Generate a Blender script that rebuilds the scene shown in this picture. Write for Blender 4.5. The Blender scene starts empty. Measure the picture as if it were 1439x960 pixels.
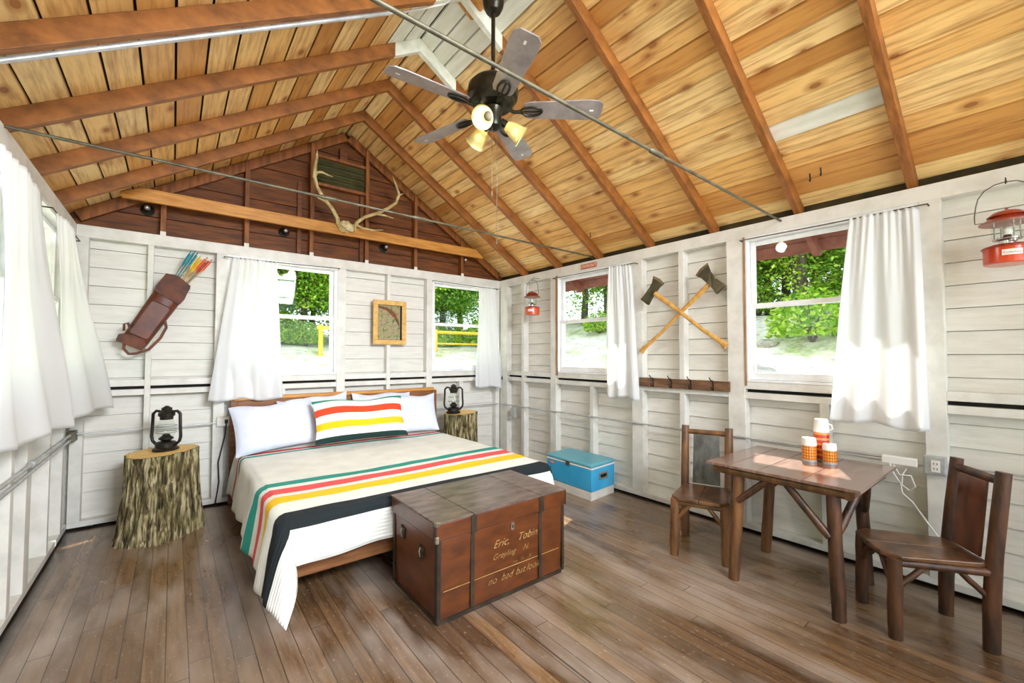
import bpy, math, random
from mathutils import Vector, Matrix, noise as mnoise
random.seed(7)
R=math.radians
C=bpy.context.scene.collection
XW,XE,YN,YS=-.635,3.636,4.873,-1.60
ZP0,ZP=2.36,2.46        # top plate
XM,ZA,SL=1.5,3.94,.632  # ridge x, underside of roof deck at the ridge, slope
DEP=.09                 # stud depth

# ---------------------------------------------------------------- materials
def s(r,g,b):
    def f(c):
        c/=255.; return c/12.92 if c<=.04045 else ((c+.055)/1.055)**2.4
    return (f(r),f(g),f(b),1)
class NT:
    def __init__(self,name):
        self.m=bpy.data.materials.new(name); self.m.use_nodes=True
        self.t=self.m.node_tree; self.b=self.t.nodes['Principled BSDF']; self.out=self.t.nodes['Material Output']
    def n(self,typ,ins=None,**kw):
        x=self.t.nodes.new(typ)
        for k,v in kw.items(): setattr(x,k,v)
        for k,v in (ins or {}).items():
            if isinstance(v,bpy.types.NodeSocket): self.t.links.new(v,x.inputs[k])
            else: x.inputs[k].default_value=v
        return x
    def l(self,a,b): self.t.links.new(a,b)
    def math(self,op,a,b=0.0,c=None):
        x=self.n('ShaderNodeMath',operation=op)
        for i,v in enumerate([a,b]+([c] if c is not None else [])):
            if isinstance(v,bpy.types.NodeSocket): self.l(v,x.inputs[i])
            else: x.inputs[i].default_value=v
        return x.outputs[0]
    def coord(self,scale=(1,1,1),kind='Object'):
        tc=self.n('ShaderNodeTexCoord'); mp=self.n('ShaderNodeMapping',{'Vector':tc.outputs[kind],'Scale':scale}); return mp.outputs[0]
    def noise(self,vec,scale=5,detail=6,rough=.6):
        return self.n('ShaderNodeTexNoise',{'Vector':vec,'Scale':scale,'Detail':detail,'Roughness':rough}).outputs[0]
    def ramp(self,fac,stops):
        r=self.n('ShaderNodeValToRGB',{'Fac':fac}); e=r.color_ramp.elements
        e[0].position,e[0].color=stops[0]; e[1].position,e[1].color=stops[-1]
        for p,c in stops[1:-1]:
            q=e.new(p); q.color=c
        return r.outputs[0]
    def mix(self,f,a,b,mode='MIX'):
        x=self.n('ShaderNodeMix',data_type='RGBA',blend_type=mode)
        for i,v in ((0,f),(6,a),(7,b)):
            if isinstance(v,bpy.types.NodeSocket): self.l(v,x.inputs[i])
            else: x.inputs[i].default_value=v
        return x.outputs[2]
    def bump(self,h,strength=.3,dist=.01):
        self.l(self.n('ShaderNodeBump',{'Height':h,'Strength':strength,'Distance':dist}).outputs[0],self.b.inputs['Normal'])
    def setb(self,**k):
        for a,v in k.items():
            a=a.replace('_',' ')
            if isinstance(v,bpy.types.NodeSocket): self.l(v,self.b.inputs[a])
            else: self.b.inputs[a].default_value=v
def nm(name,c1,c2,scale=(1,1,1),ns=6,rough=.5,bump=.15,metal=0,lo=.35,hi=.65,coat=0,kind='Object',detail=6,bdist=.004):
    k=NT(name); v=k.coord(scale,kind); f=k.noise(v,ns,detail)
    k.setb(Base_Color=k.ramp(f,[(lo,c1),(hi,c2)]),Roughness=rough,Metallic=metal,Coat_Weight=coat,Coat_Roughness=.22)
    if bump: k.bump(f,bump,bdist)
    return k.m
M={}
M['white']=nm('white_paint',s(206,204,196),s(226,224,217),(1,1,1),7,.55,.15,lo=.3,hi=.6)
def siding_mat():
    k=NT('white_siding'); v=k.coord((1,1,8)); f=k.noise(v,4,8,.7); g=k.noise(k.coord((1,1,1)),2.3,4)
    c=k.ramp(f,[(.25,s(206,203,193)),(.55,s(224,222,214))]); c=k.mix(k.ramp(g,[(.45,(0,0,0,1)),(.75,(.35,.35,.35,1))]),c,s(202,197,185))
    k.setb(Base_Color=c,Roughness=.6); k.bump(f,.12,.003); return k.m
M['siding']=siding_mat()
M['sill_white']=nm('window_paint',s(226,228,230),s(243,244,245),(1,1,1),9,.4,.05)
M['dark_gap']=nm('dark_gap',s(16,13,10),s(30,25,20),ns=4,rough=.9,bump=0)
M['brown_wood']=nm('gable_wood',s(74,37,5),s(126,68,14),(1.2,9,9),3,.6,.3)
M['gable_stud']=nm('gable_stud_wood',s(104,56,14),s(152,90,34),(9,9,1.2),3,.6,.2)
M['rafter']=nm('rafter_wood',s(112,66,22),s(172,108,48),(3,16,4),2.5,.55,.2,lo=.3,hi=.7)
M['tie_board']=nm('collar_wood',s(182,120,42),s(214,152,72),(1.5,14,14),3,.5,.15)
M['raw_jamb']=nm('raw_jamb_wood',s(134,98,66),s(176,142,110),(12,12,2),3,.7,.3)
M['eave']=nm('red_brown_paint',s(112,62,48),s(138,82,66),(2,2,2),5,.7,.1)
M['ext']=nm('exterior_paint',s(92,48,38),s(112,62,50),(1,1,6),4,.8,.2)
def deck_mat():
    k=NT('pine_boards'); at=k.n('ShaderNodeAttribute',attribute_name='tone')
    tone=at.outputs['Fac']
    base=k.ramp(tone,[(0,s(176,120,58)),(.25,s(226,168,92)),(.6,s(248,203,128)),(1,s(254,226,164))])
    v=k.coord((24,1.5,24)); off=k.n('ShaderNodeVectorMath',{0:v,1:(0,0,0)},operation='ADD')
    o2=k.n('ShaderNodeCombineXYZ',{'X':k.math('MULTIPLY',tone,40),'Y':k.math('MULTIPLY',tone,17),'Z':0.0}); k.l(o2.outputs[0],off.inputs[1])
    g=k.noise(off.outputs[0],1.6,7,.65)
    c=k.mix(k.ramp(g,[(.46,(0,0,0,1)),(.70,(.75,.75,.75,1))]),base,s(164,102,46))
    vo=k.n('ShaderNodeTexVoronoi',{'Vector':k.coord((6.5,3.4,6.5)),'Scale':1.0,'Randomness':1.0})
    kn=k.math('LESS_THAN',vo.outputs['Distance'],.10)
    c=k.mix(k.math('MULTIPLY',kn,.75),c,s(92,52,20))
    ring=k.ramp(vo.outputs['Distance'],[(.10,(.7,.7,.7,1)),(.26,(0,0,0,1))])
    c=k.mix(ring,c,s(170,105,50))
    st=k.noise(k.coord((1.3,.8,1.3)),1.7,3); c=k.mix(k.ramp(st,[(.5,(0,0,0,1)),(.7,(.45,.45,.45,1))]),c,s(186,122,56))
    k.setb(Base_Color=c,Roughness=.5); k.bump(g,.15,.003); return k.m
M['deck']=deck_mat()
M['deck_white']=nm('whitewashed_boards',s(222,224,208),s(244,245,236),(5,1,5),3,.6,.1)
def floor_mat():
    k=NT('floor_boards'); tc=k.n('ShaderNodeTexCoord'); sp=k.n('ShaderNodeSeparateXYZ',{0:tc.outputs['Object']})
    x,y=sp.outputs[0],sp.outputs[1]; u=k.math('DIVIDE',x,.083); iu=k.math('FLOOR',u); fu=k.math('FRACT',u)
    w=k.n('ShaderNodeTexWhiteNoise',{'W':iu},noise_dimensions='1D').outputs[0]
    yy=k.math('DIVIDE',k.math('ADD',y,k.math('MULTIPLY',w,9)),1.9); iy=k.math('FLOOR',yy); fy=k.math('FRACT',yy)
    cv=k.n('ShaderNodeCombineXYZ',{'X':iu,'Y':iy}); w2=k.n('ShaderNodeTexWhiteNoise',{'Vector':cv.outputs[0]},noise_dimensions='2D').outputs[0]
    base=k.ramp(w2,[(0,s(88,66,46)),(.5,s(114,86,60)),(1,s(140,108,76))])
    gv=k.n('ShaderNodeCombineXYZ',{'X':k.math('MULTIPLY',x,26),'Y':k.math('MULTIPLY',y,1.6),'Z':k.math('MULTIPLY',w2,31)})
    g=k.noise(gv.outputs[0],1.3,7,.65); c=k.mix(k.ramp(g,[(.40,(0,0,0,1)),(.66,(.85,.85,.85,1))]),base,s(70,46,28))
    wear=k.noise(k.coord((2.4,.8,1)),1.5,3,.5); c=k.mix(k.ramp(wear,[(.45,(0,0,0,1)),(.68,(.75,.75,.75,1))]),c,s(182,168,156))
    w3=k.noise(k.coord((1,.6,1)),1.1,1,.4); c=k.mix(k.ramp(w3,[(.38,(0,0,0,1)),(.68,(.6,.6,.6,1))]),c,s(118,86,42))
    sp_=k.noise(k.coord((9,5,1)),3,5,.7); sf_=k.noise(k.coord((26,9,1)),3,4,.6); c=k.mix(k.ramp(sf_,[(.60,(0,0,0,1)),(.75,(.45,.45,.45,1))]),c,s(205,192,172))
    seam=k.math('MAXIMUM',k.math('LESS_THAN',fu,.045),k.math('LESS_THAN',fy,.0022))
    big=k.math('LESS_THAN',k.math('ABSOLUTE',k.math('SUBTRACT',x,1.43)),.004)
    seam=k.math('MAXIMUM',seam,big)
    c=k.mix(k.math('MULTIPLY',seam,.8),c,s(40,26,16))
    # black strip along the walls
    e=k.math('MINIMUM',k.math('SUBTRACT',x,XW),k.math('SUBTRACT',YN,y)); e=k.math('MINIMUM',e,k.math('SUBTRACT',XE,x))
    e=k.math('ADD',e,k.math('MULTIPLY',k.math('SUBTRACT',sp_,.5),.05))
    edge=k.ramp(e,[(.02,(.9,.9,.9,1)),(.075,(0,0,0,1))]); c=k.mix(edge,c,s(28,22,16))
    k.setb(Base_Color=c,Roughness=k.ramp(wear,[(.35,(.22,.22,.22,1)),(.7,(.42,.42,.42,1))]),Specular_IOR_Level=.6,Coat_Weight=.35,Coat_Roughness=.22)
    k.bump(k.math('SUBTRACT',g,k.math('MULTIPLY',seam,1.5)),.18,.003); return k.m
M['floor']=floor_mat()
M['log']=nm('log_wood',s(42,25,14),s(104,64,36),(6,6,1.2),3.2,.5,.35,lo=.36,hi=.72,coat=.08)
M['log_light']=nm('orange_log_wood',s(66,42,22),s(134,90,50),(6,6,1.2),3.2,.42,.3,lo=.3,hi=.7,coat=.25)
M['seat']=nm('worn_seat_wood',s(62,36,20),s(134,94,60),(3,3,10),3,.3,.15,lo=.35,hi=.7,coat=.4)
M['panel']=nm('brown_panel',s(70,35,16),s(116,62,30),(5,5,2),3,.28,.1,coat=.5)
M['ttop']=nm('table_boards',s(104,76,64),s(146,116,102),(2,12,2),3,.2,.06,lo=.3,hi=.75,coat=.6)
M['chest']=nm('chest_orange_brown',s(76,38,14),s(104,54,22),(3,3,7),2.5,.38,.12,coat=.2)
M['chest_top']=nm('chest_lid_wood',s(62,46,40),s(116,96,86),(3,8,3),2.5,.38,.1,coat=.5)
M['strap']=nm('dark_strap',s(30,24,18),s(62,48,34),ns=12,rough=.5,bump=.2)
M['brass']=nm('old_metal',s(120,110,90),s(176,168,150),ns=14,rough=.4,metal=.7)
M['script']=nm('cream_lettering',s(156,118,66),s(204,172,112),ns=22,rough=.6,bump=0)
M['bed']=nm('bed_wood',s(104,64,32),s(148,96,54),(1.2,9,9),3,.5,.15)
M['sheet']=nm('white_cotton',s(206,212,230),s(224,228,242),ns=5,rough=.85,bump=.25,bdist=.01)
M['matt']=nm('mattress_ticking',s(214,210,200),s(232,230,222),ns=9,rough=.9)
M['black_iron']=nm('black_iron',s(20,18,14),s(42,38,30),ns=18,rough=.42,bump=.1,metal=.35)
M['red']=nm('red_enamel',s(196,62,24),s(222,84,36),ns=3,rough=.28,bump=0,coat=.5)
M['dred']=nm('dark_red_enamel',s(132,44,26),s(170,64,36),ns=3,rough=.3,bump=0,coat=.4)
M['chrome']=nm('chrome',s(170,172,172),s(215,216,216),ns=9,rough=.2,metal=.9,bump=0)
M['steel']=nm('galvanised_conduit',s(176,180,182),s(206,208,208),ns=12,rough=.38,metal=.45,bump=.05)
M['rod']=nm('tie_rod_iron',s(72,68,54),s(112,106,86),ns=10,rough=.5,metal=.4,bump=.1)
M['blue']=nm('cooler_blue',s(50,162,214),s(66,176,226),ns=3,rough=.32,bump=0,coat=.3)
M['blue_lid']=nm('cooler_lid_blue',s(88,160,180),s(104,174,192),ns=3,rough=.4,bump=0)
M['wplastic']=nm('white_plastic',s(232,230,224),s(244,243,240),ns=4,rough=.35,bump=0)
M['leather']=nm('brown_leather',s(66,26,10),s(112,50,22),ns=9,rough=.42,bump=.25,coat=.05,lo=.3,hi=.7)
M['leather_d']=nm('dark_leather',s(60,25,8),s(112,54,20),ns=9,rough=.62,bump=.2)
M['gold']=nm('gilt_frame',s(200,150,72),s(226,182,106),ns=18,rough=.45,bump=.15)
M['axe']=nm('axe_steel',s(58,54,36),s(96,90,66),ns=8,rough=.5,metal=.4,bump=.3)
M['handle']=nm('hickory',s(186,134,58),s(220,172,94),(6,6,6),3,.45,.1)
M['rail']=nm('hook_board_wood',s(84,56,36),s(134,98,68),(9,2,9),3,.6,.2)
M['antler']=nm('antler_bone',s(164,142,86),s(220,204,150),ns=14,rough=.55,bump=.3)
M['bone']=nm('skull_bone',s(196,176,122),s(236,224,180),ns=18,rough=.7,bump=.4)
M['fan_iron']=nm('bronze_iron',s(30,28,20),s(56,52,38),ns=10,rough=.35,metal=.5,bump=.05)
M['blade']=nm('fan_blade_grey',s(126,116,114),s(158,148,146),(3,3,3),3,.3,.05,coat=.5)
M['frieze']=nm('shade_toned_board',s(40,34,12),s(74,60,24),ns=5,rough=.8)  # dark olive colour stands in for the shadow under the roof edge
M['vent']=nm('vent_green',s(62,60,30),s(92,88,50),ns=6,rough=.6)
M['bark2']=nm('tree_bark',s(70,62,52),s(116,106,92),(3,3,.6),5,.9,.5)
M['cord_w']=nm('white_cord',s(228,226,220),s(240,240,236),ns=4,rough=.5,bump=0)
M['cord_b']=nm('black_cord',s(18,18,18),s(34,34,34),ns=4,rough=.5,bump=0)
M['yellow']=nm('yellow_paint',s(232,186,30),s(246,206,60),ns=4,rough=.5,bump=0)
def shade_mat():
    k=NT('cream_glass'); k.setb(Base_Color=k.ramp(k.noise(k.coord(),12),[(.3,s(236,212,130)),(.7,s(246,228,156))]),Roughness=.3,Transmission_Weight=.35,Coat_Weight=.3)
    return k.m
M['shade']=shade_mat()
def glass_mat(name,tint=(1,1,1,1),refl=.06):
    m=bpy.data.materials.new(name); m.use_nodes=True; t=m.node_tree; t.nodes.clear()
    o=t.nodes.new('ShaderNodeOutputMaterial'); mx=t.nodes.new('ShaderNodeMixShader'); tr=t.nodes.new('ShaderNodeBsdfTransparent'); gl=t.nodes.new('ShaderNodeBsdfGlossy')
    f=t.nodes.new('ShaderNodeLayerWeight'); pw=t.nodes.new('ShaderNodeMath'); pw.operation='POWER'; pw.inputs[1].default_value=5; t.links.new(f.outputs['Facing'],pw.inputs[0]); ml=t.nodes.new('ShaderNodeMath'); ml.operation='MULTIPLY_ADD'; ml.inputs[1].default_value=.35; ml.inputs[2].default_value=.012
    t.links.new(pw.outputs[0],ml.inputs[0]); t.links.new(ml.outputs[0],mx.inputs[0]); tr.inputs[0].default_value=tint; gl.inputs['Roughness'].default_value=.02
    t.links.new(tr.outputs[0],mx.inputs[1]); t.links.new(gl.outputs[0],mx.inputs[2]); t.links.new(mx.outputs[0],o.inputs[0]); return m
M['pane']=glass_mat('window_glass'); M['globe']=glass_mat('lantern_glass',(.93,.96,.94,1))
def curtain_mat():
    m=bpy.data.materials.new('white_curtain_cotton'); m.use_nodes=True; t=m.node_tree; t.nodes.clear()
    o=t.nodes.new('ShaderNodeOutputMaterial'); d=t.nodes.new('ShaderNodeBsdfDiffuse'); tl=t.nodes.new('ShaderNodeBsdfTranslucent'); a=t.nodes.new('ShaderNodeMixShader')
    n=t.nodes.new('ShaderNodeTexNoise'); n.inputs['Scale'].default_value=400; r=t.nodes.new('ShaderNodeValToRGB'); r.color_ramp.elements[0].color=s(236,238,240); r.color_ramp.elements[1].color=s(250,250,250)
    t.links.new(n.outputs[0],r.inputs[0]); t.links.new(r.outputs[0],d.inputs[0]); t.links.new(r.outputs[0],tl.inputs[0])
    a.inputs[0].default_value=.42; t.links.new(d.outputs[0],a.inputs[1]); t.links.new(tl.outputs[0],a.inputs[2])
    tr=t.nodes.new('ShaderNodeBsdfTransparent'); b=t.nodes.new('ShaderNodeMixShader'); b.inputs[0].default_value=.07
    t.links.new(a.outputs[0],b.inputs[1]); t.links.new(tr.outputs[0],b.inputs[2]); t.links.new(b.outputs[0],o.inputs[0]); return m
M['curtain']=curtain_mat()
def leaf_mat(name,a,b,c):
    m=bpy.data.materials.new(name); m.use_nodes=True; t=m.node_tree; t.nodes.clear()
    o=t.nodes.new('ShaderNodeOutputMaterial'); d=t.nodes.new('ShaderNodeBsdfDiffuse'); tl=t.nodes.new('ShaderNodeBsdfTranslucent'); x=t.nodes.new('ShaderNodeMixShader'); x.inputs[0].default_value=.5
    at=t.nodes.new('ShaderNodeAttribute'); at.attribute_name='tone'; r=t.nodes.new('ShaderNodeValToRGB'); e=r.color_ramp.elements
    e[0].color=a; e[1].color=c; q=e.new(.5); q.color=b
    t.links.new(at.outputs['Fac'],r.inputs[0]); t.links.new(r.outputs[0],d.inputs[0]); t.links.new(r.outputs[0],tl.inputs[0])
    t.links.new(d.outputs[0],x.inputs[1]); t.links.new(tl.outputs[0],x.inputs[2]); t.links.new(x.outputs[0],o.inputs[0]); return m
M['leaf']=leaf_mat('spring_leaves',s(96,150,36),s(162,206,60),s(222,240,120))
M['leaf_d']=leaf_mat('deep_leaves',s(64,122,40),s(118,176,58),s(184,220,100))
def ground_mat():
    k=NT('sunlit_ground'); a=k.noise(k.coord(),.8,8,.7); b=k.noise(k.coord((1,1,1)),5,6,.7)
    c=k.ramp(a,[(.36,s(158,176,100)),(.44,s(214,214,184)),(.52,s(232,228,216)),(.7,s(240,236,228))])
    c=k.mix(k.ramp(b,[(.5,(0,0,0,1)),(.68,(.65,.65,.65,1))]),c,s(142,132,112))
    k.setb(Base_Color=c,Roughness=.95); k.bump(b,.6,.05); return k.m
M['ground']=ground_mat()
M['rock']=nm('grey_rock',s(150,146,136),s(200,196,186),ns=4,rough=.9,bump=.5)
def stump_bark():
    k=NT('oak_bark'); v=k.coord((1,1,.13)); f=k.noise(v,36,6,.6); w=k.noise(k.coord(),6,4)
    c=k.ramp(f,[(.40,s(40,30,16)),(.5,s(112,98,64)),(.60,s(182,170,132))]); c=k.mix(k.ramp(w,[(.45,(0,0,0,1)),(.7,(.45,.45,.45,1))]),c,s(112,104,52))
    k.setb(Base_Color=c,Roughness=.9); k.bump(f,1.0,.02); return k.m
M['bark']=stump_bark()
def endgrain():
    k=NT('cut_end_grain'); tc=k.n('ShaderNodeTexCoord'); w=k.n('ShaderNodeTexWave',{'Vector':tc.outputs['Object'],'Scale':16.,'Distortion':1.5,'Detail':2.},wave_type='RINGS',rings_direction='Z')
    c=k.ramp(w.outputs[0],[(0,s(222,176,96)),(1,s(242,206,130))]); n=k.noise(k.coord(),9); c=k.mix(k.ramp(n,[(.5,(0,0,0,1)),(.7,(.4,.4,.4,1))]),c,s(204,158,84))
    k.setb(Base_Color=c,Roughness=.6); return k.m
M['endgrain']=endgrain()
def plaid(name,base,l1,l2,per):
    k=NT(name); tc=k.n('ShaderNodeTexCoord'); sp=k.n('ShaderNodeSeparateXYZ',{0:tc.outputs['Object']})
    th=k.math('MULTIPLY',k.math('ARCTAN2',sp.outputs[1],sp.outputs[0]),.05)
    a=k.math('LESS_THAN',k.math('FRACT',k.math('DIVIDE',th,per)),.4); b=k.math('LESS_THAN',k.math('FRACT',k.math('DIVIDE',sp.outputs[2],per)),.4)
    c=k.mix(k.math('MULTIPLY',a,.8),base,l1); c=k.mix(k.math('MULTIPLY',b,.7),c,l2)
    k.setb(Base_Color=c,Roughness=.3,Coat_Weight=.3); return k.m
M['plaid_o']=plaid('orange_plaid',s(232,164,44),s(190,74,18),s(170,62,16),.0185)
M['plaid_r']=plaid('red_plaid',s(206,58,22),s(150,28,16),s(240,170,80),.034)
def print_mat():
    k=NT('painted_landscape'); v=k.coord(); f=k.noise(v,16,6,.7); g=k.noise(v,34,4,.7)
    c=k.ramp(f,[(.3,s(60,64,40)),(.42,s(104,112,54)),(.5,s(166,152,96)),(.58,s(132,84,56)),(.7,s(214,210,196))])
    c=k.mix(k.ramp(g,[(.45,(0,0,0,1)),(.6,(.6,.6,.6,1))]),c,s(150,160,150)); k.setb(Base_Color=c,Roughness=.2); return k.m
M['print']=print_mat()
def stripe_mat(name,axis,stops,soft=0,quilt=True):
    """stops: list of (start,end,colour) on the attribute 'tone' 0..1"""
    k=NT(name); at=k.n('ShaderNodeAttribute',attribute_name='flat'); sp=k.n('ShaderNodeSeparateXYZ',{0:at.outputs['Vector']}); t=sp.outputs[1]
    n=k.noise(k.coord(),7,4); c=k.ramp(n,[(.3,s(222,222,213)),(.65,s(234,234,226))])
    for a,b,col in stops:
        f=k.math('MULTIPLY',k.math('GREATER_THAN',t,a),k.math('LESS_THAN',t,b)); c=k.mix(f,c,col)
    k.setb(Base_Color=c,Roughness=.9)
    if quilt:
        w=k.math('SINE',k.math('MULTIPLY',t,2*math.pi/.022)); w2=k.noise(k.coord((14,14,14)),2.2,3); h=k.math('MULTIPLY',k.math('ADD',w,1),k.math('ADD',w2,.2))
        k.bump(h,.45,.003)
    else: k.bump(k.noise(k.coord(),60,2),.2,.003)
    return k.m
TEAL,RED,YEL,BLK=s(34,148,132),s(232,84,84),s(250,196,24),s(16,26,30)
M['quilt']=stripe_mat('striped_quilt',1,[(2.53,2.69,BLK),(2.87,3.005,YEL),(3.07,3.185,RED),(3.25,3.345,TEAL),(4.33,4.38,TEAL),(4.42,4.47,s(206,58,58))])
M['cushion']=stripe_mat('striped_cushion',1,[(.93,1.1,s(26,140,110)),(.60,.76,s(226,70,34)),(.28,.43,s(246,190,16)),(-.1,.11,s(18,48,44))],quilt=False)

# ---------------------------------------------------------------- geometry helpers
class MB:
    def __init__(self): self.v=[];self.f=[];self.m=[];self.t=[]
    def add(self,vs,fs,mi=0,tone=.5):
        o=len(self.v); self.v+= [Vector(p) for p in vs]; self.f+=[tuple(i+o for i in f) for f in fs]; self.m+=[mi]*len(fs); self.t+=[tone]*len(fs); return self
    def box(self,x0,x1,y0,y1,z0,z1,mi=0,tone=.5):
        return self.add([(x,y,z) for z in (z0,z1) for y in (y0,y1) for x in (x0,x1)],[(0,2,3,1),(4,5,7,6),(0,1,5,4),(2,6,7,3),(0,4,6,2),(1,3,7,5)],mi,tone)
    def obox(self,c,ax,h,mi=0,tone=.5):
        c=Vector(c); ax=[Vector(a).normalized() for a in ax]
        vs=[c+ax[0]*h[0]*i+ax[1]*h[1]*j+ax[2]*h[2]*k for k in (-1,1) for j in (-1,1) for i in (-1,1)]
        return self.add(vs,[(0,2,3,1),(4,5,7,6),(0,1,5,4),(2,6,7,3),(0,4,6,2),(1,3,7,5)],mi,tone)
    def beam(self,p0,p1,w,h,up=(0,0,1),mi=0,tone=.5):
        p0,p1=Vector(p0),Vector(p1); d=(p1-p0); L=d.length; d.normalize(); a=d.cross(Vector(up)).normalized(); b=a.cross(d)
        return self.obox((p0+p1)/2,(d,a,b),(L/2,w/2,h/2),mi,tone)
    def prism(self,poly,fn,t0,t1,mi=0):
        n=len(poly); vs=[fn(a,b,t0) for a,b in poly]+[fn(a,b,t1) for a,b in poly]
        fs=[tuple(range(n-1,-1,-1)),tuple(range(n,2*n))]+[(i,(i+1)%n,n+(i+1)%n,n+i) for i in range(n)]
        return self.add(vs,fs,mi)
    def tube(self,pts,rad,n=8,mi=0,close=False,jit=0):
        pts=[Vector(p) for p in pts]; N=len(pts)
        if not hasattr(rad,'__len__'): rad=[rad]*N
        vs=[];prev=None
        for i,p in enumerate(pts):
            if close: d=pts[(i+1)%N]-pts[i-1]
            else: d=pts[min(i+1,N-1)]-pts[max(i-1,0)]
            d.normalize()
            if prev is None:
                a=d.orthogonal().normalized()
            else:
                a=(prev-d*prev.dot(d)); a=a.normalized() if a.length>1e-6 else d.orthogonal().normalized()
            prev=a; b=d.cross(a)
            for j in range(n):
                th=2*math.pi*j/n; r=rad[i]*(1+jit*mnoise.noise(p*23+Vector((j*1.7,j*.9,0))))
                vs.append(p+a*math.cos(th)*r+b*math.sin(th)*r)
        fs=[]
        for i in range(N if close else N-1):
            k=(i+1)%N
            for j in range(n): fs.append((i*n+j,i*n+(j+1)%n,k*n+(j+1)%n,k*n+j))
        if not close: fs+=[tuple(range(n-1,-1,-1)),tuple((N-1)*n+j for j in range(n))]
        return self.add(vs,fs,mi)
    def lathe(self,prof,c=(0,0,0),n=24,mi=0,mat=None,caps=True):
        vs=[]; c=Vector(c)
        for r,z in prof:
            for j in range(n):
                th=2*math.pi*j/n; p=Vector((r*math.cos(th),r*math.sin(th),z)); p=(mat@p if mat else p)+c; vs.append(p)
        fs=[(i*n+j,i*n+(j+1)%n,(i+1)*n+(j+1)%n,(i+1)*n+j) for i in range(len(prof)-1) for j in range(n)]
        if caps: fs+=[tuple(range(n-1,-1,-1)),tuple((len(prof)-1)*n+j for j in range(n))]
        return self.add(vs,fs,mi)
    def grid(self,fn,nu,nv,mi=0,flip=False):
        vs=[fn(i/nu,j/nv) for j in range(nv+1) for i in range(nu+1)]
        fs=[(j*(nu+1)+i,j*(nu+1)+i+1,(j+1)*(nu+1)+i+1,(j+1)*(nu+1)+i) for j in range(nv) for i in range(nu)]
        if flip: fs=[f[::-1] for f in fs]
        return self.add(vs,fs,mi)
    def build(self,name,mats,parent=None,smooth=0,bevel=0,solid=0,local=False,seg=2,sub=0,tone=False):
        me=bpy.data.meshes.new(name)
        if parent is None and not local:
            xs=[v.x for v in self.v]; ys=[v.y for v in self.v]; zs=[v.z for v in self.v]
            loc=Vector(((min(xs)+max(xs))/2,(min(ys)+max(ys))/2,min(zs)))
        elif local or parent.get('_local'): loc=Vector((0,0,0))
        else:
            r=parent
            while r.parent: r=r.parent
            loc=r.location.copy()
        me.from_pydata([v-loc for v in self.v],[],self.f)
        if not isinstance(mats,(list,tuple)): mats=[mats]
        for m in mats: me.materials.append(M[m] if isinstance(m,str) else m)
        me.polygons.foreach_set('material_index',self.m)
        if tone:
            a=me.color_attributes.new('tone','FLOAT_COLOR','CORNER')
            vals=[]
            for f,t in zip(self.f,self.t): vals+=[t,t,t,1]*len(f)
            a.data.foreach_set('color',vals)
        me.update()
        o=bpy.data.objects.new(name,me); C.objects.link(o)
        if parent: o.parent=parent
        else: o.location=loc
        if smooth:
            me.polygons.foreach_set('use_smooth',[True]*len(self.f)); 
            try: me.set_sharp_from_angle(angle=R(smooth))
            except Exception: pass
        if solid:
            x=o.modifiers.new('s','SOLIDIFY'); x.thickness=solid; x.offset=0
        if bevel:
            x=o.modifiers.new('b','BEVEL'); x.width=bevel; x.segments=seg; x.limit_method='ANGLE'; x.angle_limit=R(35)
        if sub:
            x=o.modifiers.new('u','SUBSURF'); x.levels=sub; x.render_levels=sub
        return o
def empty(name,loc,local=False):
    o=bpy.data.objects.new(name,None); o.location=loc; o.empty_display_size=.1; C.objects.link(o)
    if local: o['_local']=1
    return o
def tag(o,label,cat,group=None):
    o['label']=label; o['category']=cat
    if group: o['group']=group
    return o
def struct(o): o['kind']='structure'; return o
def copy_tree(o,parent=None):
    c=o.copy(); C.objects.link(c); c.parent=parent
    for ch in list(o.children): copy_tree(ch,c)
    return c
def text_mb(txt,size,origin,ux,uz,extr=.0006,shear=0,spacing=1.0,off=0.0):
    cu=bpy.data.curves.new('glyphs','FONT'); cu.body=txt; cu.size=size; cu.extrude=extr; cu.shear=shear; cu.space_character=spacing; cu.align_x='CENTER'; cu.offset=off
    ob=bpy.data.objects.new('glyphs',cu); C.objects.link(ob); bpy.context.view_layer.update()
    me=bpy.data.meshes.new_from_object(ob.evaluated_get(bpy.context.evaluated_depsgraph_get()))
    origin,ux,uz=Vector(origin),Vector(ux).normalized(),Vector(uz).normalized(); un=ux.cross(uz)
    m=MB(); m.add([origin+ux*v.co.x+uz*v.co.y+un*v.co.z for v in me.vertices],[tuple(p.vertices) for p in me.polygons])
    bpy.data.objects.remove(ob); bpy.data.curves.remove(cu); bpy.data.meshes.remove(me); return m

# ---------------------------------------------------------------- camera
cam=bpy.data.objects.new('camera',bpy.data.cameras.new('camera')); C.objects.link(cam); bpy.context.scene.camera=cam
F,YAW,PIT,ROL=601.0968,R(38.3714),R(1.8561),R(.0863)
fw=Vector((math.sin(YAW)*math.cos(PIT),math.cos(YAW)*math.cos(PIT),math.sin(PIT))); rt=Vector((math.cos(YAW),-math.sin(YAW),0)); up=rt.cross(fw)
rt2=rt*math.cos(ROL)+up*math.sin(ROL); up2=up*math.cos(ROL)-rt*math.sin(ROL)
cam.matrix_world=Matrix(((rt2.x,up2.x,-fw.x,0),(rt2.y,up2.y,-fw.y,0),(rt2.z,up2.z,-fw.z,1.40),(0,0,0,1)))
cam.data.sensor_width=36; cam.data.lens=F/1439*36; cam.data.clip_start=.02; cam.data.clip_end=200

# ---------------------------------------------------------------- floor
struct(MB().box(XW-.12,XE+.12,YS-.12,YN+.12,-.12,0).build('floor','floor',local=True))

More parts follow.
